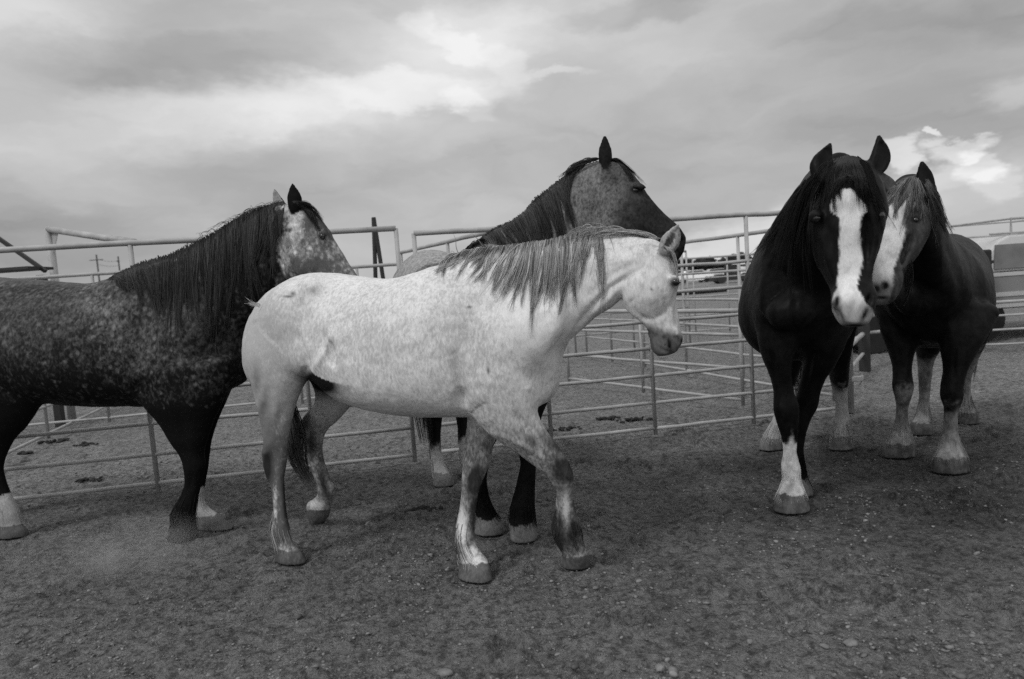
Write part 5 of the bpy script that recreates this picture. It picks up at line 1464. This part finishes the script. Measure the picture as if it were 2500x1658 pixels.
gs = np.random.default_rng(9)
nst = 22000
d_ = 1.75 * (7.2 / 1.75) ** gs.random(nst)
pxs = gs.uniform(-60, 2560, nst)
SX = (pxs - 1250) / 1667 * d_; SY = d_
cl = vnoise(np.stack([SX, SY, SX * 0], 1), 1.6, 3, .6, 8)
keep = gs.random(nst) < np.clip((cl - .30) * 3.2, .12, 1)
SX, SY = SX[keep], SY[keep]
SS = .0036 + .0068 * gs.random(len(SX)) ** 2.2 + (gs.random(len(SX)) < .04) * gs.uniform(.004, .010, len(SX))
PP = np.stack([SX, SY, zg(SX, SY) + SS * .15], 1)
Vs, Fs, mm = stones_mesh(PP, SS, 3)
sm = Mat('pebble', .85, .2)
sm.color(sm.math('MULTIPLY', sm.n('Attribute', attribute_name='tone').outputs['Fac'], sm.remap(sm.noise(60, 3), .3, .7, .8, 1.2)))
tn_ = np.repeat(.07 + .14 * gs.random(len(SX)) ** 1.4, mm)
o = mesh_obj('gravel', Vs, Fs, sm.m, attrs=dict(tone=tn_))
tag(o, 'loose pebbles and grit scattered over the corral floor', kind='stuff')
big = [(1084, 1640, .034, .20), (1610, 1628, .022, .22), (1642, 1628, .020, .2), (2078, 1566, .026, .2), (2012, 1568, .018, .17), (1300, 1363, .022, .17), (1560, 1412, .016, .24), (1420, 1420, .0, .2), (1482, 1632, .018, .15),
       (1808, 1647, .024, .15), (2345, 1645, .022, .14), (2375, 1474, .018, .17), (2110, 1595, .016, .14), (1844, 1239, .012, .3), (1830, 1555, .014, .2), (1438, 1518, .012, .24), (730, 1300, .0, .1), (1865, 1470, .013, .2), (1702, 1365, .010, .26), (2385, 1345, .015, .2), (1362, 1593, .013, .22)]
words_ = ['large pale rounded stone at the bottom edge below the grey horse', 'round pale stone near the bottom, left one of a pair', 'grey stone just right of the round pale stone near the bottom', 'pale rounded stone in the lower right foreground', 'small angular stone in the lower right, left of a pale rounded one',
          'pale stone lying left of the stepping front hoof', 'small bright stone right of the stepping front hoof', '', 'half-buried grey stone left of the pair at the bottom', 'flat grey stone at the bottom edge right of the middle', 'grey stone in the bottom right corner', 'pale stone near the right edge below the horses',
          'dull grey stone right of the pale rounded one', 'bright flat stone beside the black horse\'s white-socked hoof', 'small pale stone in the middle of the right foreground', 'small bright stone in the middle foreground', '', 'small pale stone in the right foreground', 'tiny bright stone in front of the black horse', 'small pale stone at the far right', 'bright pebble-like stone left of the middle bottom']
for k, (x, y, r_, t_) in enumerate(big):
    if r_ <= 0: continue
    p = ground(x, y); V_, F_, m_n = stones_mesh(np.array([[p[0], p[1], zg(p[0], p[1]) + r_ * .22]]), np.array([r_]), 60 + k, 2)
    mt = Mat('stone', .85, .2); mt.color(mt.remap(mt.noise(35, 4, .6), .3, .7, t_ * .5, t_ * .95)); mt.bump(mt.noise(90, 3), .4, .004)
    c0 = np.array([p[0], p[1], 0]); o = mesh_obj('stone', V_ - c0, F_, mt.m); o.location = c0
    tag(o, words_[k], 'stone', 'stones lying on the corral floor')

# ================================================================== pipe fences
PIPE = plain('weathered_pipe', .30, .55, .3, 0, .22, 5)
PIPE_PALE = plain('pale_galvanised_pipe', .30, .5, .3, 0, .2, 4)
PIPE_DARK = plain('dark_steel', .025, .6, .3, 0, .3, 5)


def fence_panel(label, p0, p1, rails, posts, mat=PIPE, r=.0165, rp=.019, top=None, z0=.0, group=None, cat='fence panel', jog=.0022, seed=0):
    """one corral panel from p0 to p1: rails at the given heights, posts at the given fractions"""
    g = np.random.default_rng(seed)
    p0 = np.array([*p0[:2], 0.0]); p1 = np.array([*p1[:2], 0.0]); mid = (p0 + p1) / 2
    t = thing('corral_panel', tuple(mid), label, cat, group)
    d = p1 - p0; ln = np.linalg.norm(d); u_ = d / ln
    hi = rails[-1]
    for k, z in enumerate(rails):
        a = p0 + np.array([0, 0, z + z0]); b = p1 + np.array([0, 0, z + z0])
        n = 9
        pts = [a + (b - a) * q / (n - 1) + np.array([0, 0, g.normal(0, jog)]) * (0 < q < n - 1) for q in range(n)]
        rr = r * 1.42 if k == len(rails) - 1 else r
        MB().tube(pts, rr, 12).build('rail', mat, t, smooth=True)
    for f in posts:
        a = p0 + d * f
        MB().tube([a + np.array([0, 0, rails[0] - .06 if rails[0] > .06 else 0]), a + np.array([0, 0, hi])], rp, 12).build('post', mat, t, smooth=True)
    return t


FA, FB = np.array([-3.84, 5.32, 0]), np.array([3.07, 6.47, 0])
fdir = (FB - FA) / (FB[0] - FA[0]); fn_v = unit(np.array([fdir[1], -fdir[0], 0]))
def fx(px, py): return on_plane(px, py, FA, fn_v)[:2]
RL = [.075, .315, .566, .815, 1.065, 1.31, 1.555, 2.02]
gF = 'pipe panels of the near corral fence'
pL = fx(-420, 1250); pa = fx(1012, 1110); pb = fx(1052, 1090); pc = fx(1600, 1045); pd_ = fx(2052, 1000)
fr = lambda q, a, b: float(np.dot(np.array(q) - np.array(a), np.array(b) - np.array(a)) / np.dot(np.array(b) - np.array(a), np.array(b) - np.array(a)))
fence_panel('long steel pipe panel behind the dappled and pale grey horses on the left', pL, pa, RL, [0, fr(fx(-60, 1240), pL, pa), fr(fx(385, 1183), pL, pa), fr(fx(770, 1140), pL, pa), 1], group=gF, seed=1)
RL2 = [.08, .315, .566, .815, 1.06, 1.31, 1.545, 1.97]
fence_panel('steel pipe panel below the pale grey horse\'s neck and throat', pb, pc, RL2, [0, fr(fx(1346, 1072), pb, pc), 1], group=gF, seed=2)
fence_panel('steel pipe panel between the pale grey horse\'s muzzle and the black horse', pc + np.array([.003, 0]), pd_, RL2, [fr(fx(1840, 1022), pc, pd_), 1], group=gF, seed=3)
# gate post with latch
gp0 = ground(2074, 1006)
t = thing('gate_post', (gp0[0], gp0[1], 0), 'thick steel gate post with a latch below the black horse\'s muzzle', 'post')
MB().tube([[gp0[0], gp0[1], 0], [gp0[0], gp0[1], 2.0]], .045, 16).build('pipe', PIPE, t, smooth=True)
MB().box([gp0[0] + .07, gp0[1] - .03, .33], (.12, .03, .05)).build('latch', PIPE, t, bevel=.006)
MB().tube([[gp0[0] + .12, gp0[1] - .03, .36], [gp0[0] + .12, gp0[1] - .03, .2]], .014, 8).build('latch_pin', PIPE, t)
MB().box([gp0[0] - .055, gp0[1] - .03, .64], (.05, .04, .10)).build('hinge', PIPE, t, bevel=.006)
# tall post with a sloping brace, left
b0 = at_depth(118, 556, 9.4); b1 = at_depth(330, 592, 7.9)
t = thing('braced_post', (b0[0], b0[1], 0), 'tall steel post with a brace sloping down to the fence rail at the left', 'post')
MB().tube([[b0[0], b0[1], 0], [b0[0], b0[1], b0[2]]], .052, 14).build('post', PIPE, t, smooth=True)
MB().tube([[b0[0] - .01, b0[1], b0[2] - .02], [b1[0], b1[1], b1[2]]], .042, 14).build('brace', PIPE, t, smooth=True)
gz = [b0 + np.array([.04, -.02, -.03]), b0 + np.array([.24, -.18, -.10]), b0 + np.array([.04, -.02, -.36])]
MB().loft([np.array(gz), np.array(gz) + np.array([0, .008, 0])]).build('gusset', PIPE, t)
# oblique panels behind
gO = 'pipe panels running back between the pens'
RO = [.10, .42, .76, 1.10, 1.45, 1.88]
fence_panel('pale pipe panel slanting back between the grey horse\'s muzzle and the black horse', (2.05, 10.6), (3.30, 7.0), RO, [0, .30, .62, 1], PIPE_PALE, group=gO, seed=4, r=.017, rp=.020)
fence_panel('pale pipe panel slanting away under the pale grey horse\'s neck', (1.35, 12.4), (2.02, 10.75), RO, [0, .5, 1], PIPE_PALE, group=gO, seed=5, r=.016, rp=.020)
fence_panel('low pale pipe panel crossing behind the pale grey horse\'s throat', (.75, 9.4), (2.35, 7.0), [.12, .45, .8, 1.05], [0, .5, 1], PIPE_PALE, group=gO, seed=12, r=.017)
fence_panel('pipe panel slanting back behind the roan horse\'s neck', (-1.40, 9.2), (.12, 6.1), [.1, .5, .9, 1.35, 2.0], [0, .5, 1], PIPE, group=gO, seed=6)
fence_panel('pipe panel running back from the fence behind the dappled horse\'s belly', (-5.15, 6.3), (-6.35, 11.2), [.10, .42, .8, 1.2, 1.7], [0, .35, 1], PIPE_PALE, group=gO, seed=7)
gB = 'pipe panels of the far pen'
RB = [.12, .45, .8, 1.15, 1.5, 1.86]
fence_panel('distant pipe panel of the far pen, left, seen over the dappled horse\'s back', (-7.6, 8.4), (-3.0, 9.2), RB[:-1] + [1.98], [0, .25, .5, .75, 1], PIPE_PALE, group=gB, seed=8)
fence_panel('distant pipe panel between the dappled horse\'s face and the roan horse\'s rump', (-2.9, 9.2), (-1.2, 9.6), RB, [0, .5, 1], PIPE_PALE, group=gB, seed=9)
fence_panel('distant pipe panel of the far pen beneath the roan and grey horses\' heads', (-1.1, 11.8), (3.4, 13.0), RB, [0, .25, .5, .75, 1], PIPE_PALE, group=gB, seed=10, r=.015, rp=.018)
fence_panel('farthest pipe panel seen right of the pale grey horse\'s muzzle', (3.3, 15.0), (7.2, 15.4), [.15, .5, .9, 1.3, 1.75], [0, .2, .4, .6, .8, 1], PIPE, group=gB, seed=11, r=.015, rp=.018)
fence_panel('low pipe panel in front of the parked truck at the right edge', (6.95, 10.0), (10.2, 9.6), [.10, .31, .52, .72], [0, .4, 1], PIPE, group='panels by the truck', seed=13)
fence_panel('pipe panel slanting to the black square post between the two dark horses', (3.93, 7.9), (4.62, 8.96), [.24, .50], [0], PIPE_PALE, group='panels by the truck', seed=14, r=.022)
fence_panel('pipe panel right of the black square post, half hidden by the dark horse', (4.70, 9.05), (6.8, 9.9), [.50, .73], [1], PIPE_PALE, group='panels by the truck', seed=15, r=.022)
t = MB().box((0, 0, .62), (.11, .11, 1.24)).build('square_post', PIPE_DARK, bevel=.008); t.location = (4.66, 9.0, 0)
tag(t, 'black square post standing between the two dark horses', 'post')
# A-frame
a = at_depth(912, 531, 9.6)
t = thing('a_frame', (a[0], a[1], 0), 'tall dark steel A-frame standing beyond the fence in the middle', 'frame')
MB().tube([[a[0] - .10, a[1], 0], [a[0] - .045, a[1], 1.7], [a[0], a[1], a[2]]], .03, 8).build('leg', PIPE_DARK, t)
MB().tube([[a[0] + .16, a[1], 0], [a[0] + .06, a[1], 1.7], [a[0], a[1], a[2]]], .03, 8).build('leg', PIPE_DARK, t)
MB().tube([[a[0] - .05, a[1], 1.45], [a[0] + .07, a[1], 1.58]], .02, 8).build('crosspiece', PIPE_DARK, t)
# dark loading ramp frame at the far left
a = at_depth(-60, 540, 9.0); b = at_depth(100, 657, 9.0); c_ = at_depth(-160, 662, 9.0)
t = thing('loading_ramp', (b[0], b[1], 0), 'dark steel loading ramp with a sloping beam at the far left', 'ramp')
MB().box((a + b) / 2, (np.linalg.norm(a - b) + .1, .05, .045), ry=math.atan2(a[2] - b[2], b[0] - a[0])).build('beam', PIPE_DARK, t)
MB().box((b + c_) / 2 + np.array([0, 0, -.02]), (np.linalg.norm(b - c_), .5, .035)).build('deck', PIPE_DARK, t)
MB().box((b[0], b[1], (b[2] - .08) / 2), (.09, .09, b[2] - .08)).build('post', PIPE_DARK, t)
MB().box((c_[0], c_[1], (b[2] - .08) / 2), (.09, .09, b[2] - .08)).build('post', PIPE_DARK, t)

# ================================================================== far away
WOOD = plain('pole_wood', .09, .8, .2, 0, .3, 3)
prev = None
for k, (x, y, dep, lb) in enumerate([(235, 622, 118, 'tall wooden power pole with crossarm, taller and nearer one on the left horizon'), (288, 626, 124, 'wooden power pole just right of the taller one on the left horizon')]):
    p = at_depth(x, y, dep)
    t = thing('power_pole', (p[0], p[1], 0), lb, 'power pole', 'power poles on the left horizon')
    MB().tube([[p[0], p[1], -.3], [p[0], p[1], p[2]]], [.18, .12], 10).build('pole', WOOD, t)
    MB().box((p[0], p[1] - .15, p[2] - .9), (2.4 if k == 0 else .5, .12, .14)).build('crossarm', WOOD, t)
    if prev is not None:
        for dz in (-.75, -1.6):
            pts = [prev + (p - prev) * q / 10 + np.array([0, 0, dz - .3 * math.sin(math.pi * q / 10)]) for q in range(11)]
            o = MB().tube(pts, .022, 5).build('power_line', PIPE_DARK)
            tag(o, 'upper wire strung between the two power poles' if dz > -1 else 'lower wire strung between the two power poles', 'wire', 'power lines')
    prev = p

def ridge(name, y, x0, x1, hts, seed, mat, n=160):
    X = np.linspace(x0, x1, n); q = np.stack([X * .01, X * 0, X * 0], 1)
    H = hts[0] + (hts[1] - hts[0]) * vnoise(q, 1.7, 4, .5, seed)
    V = []; 
    for i in range(n):
        V += [(X[i], y, -1), (X[i], y + 40, H[i]), (X[i], y + 160, H[i] * .8), (X[i], y + 300, -1)]
    F = [[i * 4 + j, (i + 1) * 4 + j, (i + 1) * 4 + j + 1, i * 4 + j + 1] for i in range(n - 1) for j in range(3)]
    o = mesh_obj(name, V, F, mat); return o


hm_ = plain('far_hillside', .055, .95, .1, 0, .4, .02)
tag(ridge('hills', 620, -900, 1500, (3, 11), 2, hm_), 'low dark hills on the horizon', kind='structure')
# far tree line: rough crowns massed together
g = np.random.default_rng(77)
Vt, Ft, nt_ = [], [], 0
V0, F0 = ico(2)
for k in range(150):
    x = g.uniform(60, 260); y = g.uniform(380, 430); w = g.uniform(2, 6); hgt_ = g.uniform(3.0, 9.5)
    for j in range(5):
        c0 = np.array([x + g.normal(0, w * .5), y + g.normal(0, 2), hgt_ * g.uniform(.35, .85)]); r_ = w * g.uniform(.3, .6)
        Vt.append(c0 + V0 * (1 + (g.random((len(V0), 1)) - .5) * .7) * r_ * np.array([1, 1, .8])); Ft.append(F0 + nt_); nt_ += len(V0)
o = mesh_obj('far_trees', np.concatenate(Vt), np.concatenate(Ft), plain('far_foliage', .03, .95, .1, 0, .4, .3), smooth=False)
tag(o, 'dark line of far-off trees on the horizon right of the middle', kind='stuff')

GLASS = Mat('car_glass', .08, .5); GLASS.color(.03); GLASS = GLASS.m
TYRE = plain('tyre', .015, .8, .2)
CHROME = plain('chrome_trim', .55, .25, .5, .6, .1, 3)


def car(label, loc, rz, g_, L_=4.5, H_=1.45, group='cars parked beyond the pens', kind='sedan'):
    t = thing('parked_car', loc, label, 'car', group)
    t.rotation_euler = (0, 0, rz)
    W_ = 1.75
    prof = [(-.5, .35), (-.5, .62), (-.46, .66), (-.30, .70), (-.17, .98), (.22, 1.0), (.38, .72), (.49, .66), (.5, .5), (.5, .3), (.44, .2), (-.44, .2)]
    if kind == 'van': prof = [(-.5, .3), (-.5, .6), (-.40, .66), (-.30, .95), (-.26, 1.0), (.46, 1.0), (.5, .9), (.5, .3), (.44, .22), (-.44, .22)]
    rings = []
    for yv, k in ((-.5, .90), (-.46, 1.0), (.46, 1.0), (.5, .90)):
        rings.append(np.array([[p[0] * L_ * (k if p[1] > .7 else 1), yv * W_ * (.84 if p[1] > .7 else 1), p[1] * H_] for p in prof]))
    m = MB().loft(rings); o = m.build('body', plain('car_paint', g_, .3, .5, 0, .05), None, smooth=False); o.parent = t
    win = [(-.26, .72), (-.155, .94), (.20, .95), (.33, .73)] if kind == 'sedan' else [(-.36, .68), (-.27, .92), (.0, .92), (.0, .66)]
    for sgn in (-1, 1):
        r0 = np.array([[p[0] * L_, sgn * W_ * .46, p[1] * H_] for p in win])
        o = MB().loft([r0, r0 + np.array([0, sgn * -.03, 0])]).build('window', GLASS, None); o.parent = t
        o.data.transform(Matrix.Translation((0, sgn * .012, 0)))
    for wx in (-.31, .31):
        for sgn in (-1, 1):
            pts = [[wx * L_, sgn * W_ * .40, .32], [wx * L_, sgn * W_ * .51, .32]]
            o = MB().tube(pts, .32, 18).build('wheel', TYRE, None); o.parent = t
    return t


def carloc(px, py, dep): p = at_depth(px, py, dep); return (p[0], p[1], 0)
car('white sedan parked far off, just right of the pale grey horse\'s muzzle', carloc(1690, 690, 78), R(8), .75)
car('light grey car parked far off between the white sedan and the dark van', carloc(1748, 690, 84), R(-5), .45)
car('white van parked far off beside the black horse\'s flank', carloc(1822, 684, 80), R(3), .7, 4.8, 1.9, kind='van')
o = MB().box((0, 0, .5), (4.2, 1.6, .5), bev=.05).box((-.2, 0, 1.25), (.9, 1.2, 1.0)).box((.4, 0, 2.2), (3.2, 1.6, .16)).tube([[-1.3, .85, .45], [-1.3, -.85, .45]], .45, 14).tube([[1.4, .85, .45], [1.4, -.85, .45]], .45, 14).build('tractor', PIPE_DARK)
p = at_depth(1790, 690, 66); o.location = (p[0], p[1], 0)
tag(o, 'dark open tractor with a flat canopy standing far off beyond the pens', 'tractor')
p = at_depth(1700, 716, 42)
o = MB().tube([[-1.9, 0, .1], [1.9, .1, .12]], [.14, .11], 10).build('log', plain('old_log', .02, .9, .1)); o.location = (p[0], p[1], 0)
tag(o, 'dark log lying on the pasture in front of the white sedan', 'log')

# old truck at the right edge
tr = thing('parked_truck', (9.28, 12.0, 0), 'old two-tone utility truck with a roof rack parked at the right edge', 'truck')
def tl_(x, z, y=0.0): return np.array([x, y, z])
P1 = plain('truck_paint_pale', .42, .45, .4, 0, .12, 2); P2 = plain('truck_paint_grey', .17, .45, .4, 0, .12, 2)
Lx0, Lx1, W2 = -2.35, 2.9, .95
lower = [(Lx0, .62), (Lx0, 1.02), (Lx0 + .12, 1.115), (Lx1 - .1, 1.115), (Lx1, 1.0), (Lx1, .62), (Lx1 - .2, .52), (Lx0 + .2, .52)]
rings = [np.array([[a_, y_, b_] for a_, b_ in lower]) for y_ in (-W2, W2)]
bo = MB().loft(rings).build('body', P2, tr, bevel=.03); bo.data.transform(Matrix.Translation(Vector(tr.location)))
cab = [(-1.75, 1.12), (-1.28, 1.62), (-1.08, 1.70), (2.55, 1.70), (2.75, 1.62), (2.82, 1.12)]
rings = [np.array([[a_, y_ * (1 if b_ < 1.3 else .9), b_] for a_, b_ in cab]) for y_ in (-W2 + .02, W2 - .02)]
MBx = MB().loft(rings); o = MBx.build('cab', P1, tr, bevel=.03); o.data.transform(Matrix.Translation(Vector(tr.location)))
def side(name, x0, x1, z0, z1, mat, y0=-W2 - .012, y1=-W2 + .03, tilt=0.0):
    m = MB().loft([np.array([[x0, y0, z0], [x1, y0, z0], [x1, y0 + tilt, z1], [x0 + tilt, y0 + tilt, z1]]), np.array([[x0, y1, z0], [x1, y1, z0], [x1, y1 + tilt, z1], [x0 + tilt, y1 + tilt, z1]])])
    o = m.build(name, mat, tr); o.data.transform(Matrix.Translation(Vector(tr.location))); return o
wg = Mat('dusty_glass', .25, .5); wg.color(wg.remap(wg.noise(3, 3), .3, .7, .07, .13)); wg = wg.m
for x0, x1 in ((-1.42, -.35), (-.22, .95), (1.08, 2.5)):
    side('window', x0, x1, 1.17, 1.56, wg, -W2 - .004, -W2 + .02, .07)
side('moulding', Lx0 + .15, Lx1 - .1, 1.05, 1.11, P1)
side('trim', Lx0 + .05, Lx1 - .05, .72, .79, CHROME)
side('sill', Lx0 + .3, Lx1 - .3, .54, .60, CHROME)
for x0 in (-1.6, 1.7):
    for sg in (-1, 1):
        o = MB().tube([[x0, sg * (W2 - .22), .36], [x0, sg * (W2 - .01), .36]], .36, 22).build('wheel', TYRE, tr); o.data.transform(Matrix.Translation(Vector(tr.location)))
rk = MB()
for yv in (-.75, .75): rk.tube([[-1.0, yv, 1.70], [-1.0, yv, 1.97], [2.4, yv, 1.97], [2.4, yv, 1.70]], .022, 8).tube([[-1.35, yv, 1.74], [2.5, yv, 1.74]], .018, 8)
for xv in (-1.0, .1, 1.3, 2.4): rk.tube([[xv, -.75, 1.97], [xv, .75, 1.97]], .018, 8)
o = rk.build('roof_rack', PIPE, tr); o.data.transform(Matrix.Translation(Vector(tr.location)))

# dark stock trailer between the two dark horses
tr2 = thing('livestock_trailer', (6.1, 11.6, 0), 'dark low livestock trailer partly hidden between the two dark horses', 'trailer')
q = tr2.location
DK = plain('trailer_side', .016, .6, .3, 0, .3, 2)
MB().box((q.x, q.y, .92), (2.9, 1.9, 1.15)).build('box', DK, tr2, bevel=.03)
MB().box((q.x, q.y - .96, .92), (2.9, .03, .05)).box((q.x, q.y - .96, 1.3), (2.9, .03, .05)).box((q.x, q.y - .96, .45), (2.9, .03, .06)).build('rib', PIPE_DARK, tr2)
for x0 in (-.45, .45):
    MB().tube([[q.x + x0, q.y - 1.0, .34], [q.x + x0, q.y - .8, .34]], .34, 20).build('wheel', TYRE, tr2)

# manure lumps and dark clods beyond the fence
clm = plain('manure', .034, .95, .1, 0, .4, 20)
for k, (x, y, r_, lb) in enumerate([(140, 1078, .10, 'dark dung heap beyond the fence at the left'), (210, 1086, .07, 'smaller dark dung heap right of the leftmost heap'), (58, 1107, .05, 'small dark dung lump beside the dappled horse\'s hind leg'), (212, 1172, .06, 'dark dung lump close behind the bottom rail at the left'),
                                  (1365, 1048, .10, 'dark dung heap behind the bottom rail below the grey horse\'s chest'), (1550, 1024, .09, 'flat dark dung heap behind the fence right of the middle'), (1480, 1022, .06, 'small dark dung heap behind the fence in the middle'), (1035, 1240, .05, 'dark clod lying in front of the roan horse\'s hind hoof')]):
    p = ground(x, y); g = np.random.default_rng(200 + k); n = 26
    P_ = np.stack([g.normal(0, r_ * .9, n), g.normal(0, r_ * .35, n), np.abs(g.normal(0, r_ * .12, n)) + .004], 1)
    V_, F_, _m = stones_mesh(P_, g.uniform(.012, .034, n), 300 + k, 1)
    o = mesh_obj('dung_heap', V_, F_, clm); o.location = (p[0], p[1], zg(p[0], p[1]))
    tag(o, lb, 'dung', 'dung heaps')

# dust kicked up beside the dappled horse
dp = ground(325, 1400)
V0, F0 = ico(3)
o = mesh_obj('dust_cloud', V0 * np.array([.75, .45, .20]), F0, None, smooth=True)
o.location = (dp[0], dp[1] - .1, .17)
dm = bpy.data.materials.new('dust'); dm.use_nodes = True; tt = dm.node_tree; tt.nodes.clear()
pv = tt.nodes.new('ShaderNodeVolumePrincipled'); pv.inputs['Color'].default_value = (.62, .62, .62, 1)
tcn = tt.nodes.new('ShaderNodeTexCoord'); nz = tt.nodes.new('ShaderNodeTexNoise'); nz.inputs['Scale'].default_value = 4.5; nz.inputs['Detail'].default_value = 4
tt.links.new(tcn.outputs['Object'], nz.inputs['Vector'])
vm = tt.nodes.new('ShaderNodeVectorMath'); vm.operation = 'MULTIPLY'; vm.inputs[1].default_value = (1 / .75, 1 / .45, 1 / .20); tt.links.new(tcn.outputs['Object'], vm.inputs[0])
vl = tt.nodes.new('ShaderNodeVectorMath'); vl.operation = 'LENGTH'; tt.links.new(vm.outputs[0], vl.inputs[0])
m1 = tt.nodes.new('ShaderNodeMapRange'); m1.inputs['From Min'].default_value = .95; m1.inputs['From Max'].default_value = .1; m1.inputs['To Max'].default_value = 1; tt.links.new(vl.outputs['Value'], m1.inputs['Value'])
m2 = tt.nodes.new('ShaderNodeMapRange'); m2.inputs['From Min'].default_value = .42; m2.inputs['From Max'].default_value = .68; m2.inputs['To Max'].default_value = 2.4; tt.links.new(nz.outputs[0], m2.inputs['Value'])
m3 = tt.nodes.new('ShaderNodeMath'); m3.operation = 'MULTIPLY'; tt.links.new(m1.outputs[0], m3.inputs[0]); tt.links.new(m2.outputs[0], m3.inputs[1])
tt.links.new(m3.outputs[0], pv.inputs['Density'])
mo = tt.nodes.new('ShaderNodeOutputMaterial'); tt.links.new(pv.outputs[0], mo.inputs['Volume'])
o.data.materials.clear(); o.data.materials.append(dm)
tag(o, 'thin cloud of dust kicked up beside the dappled horse\'s front hoof', kind='stuff')
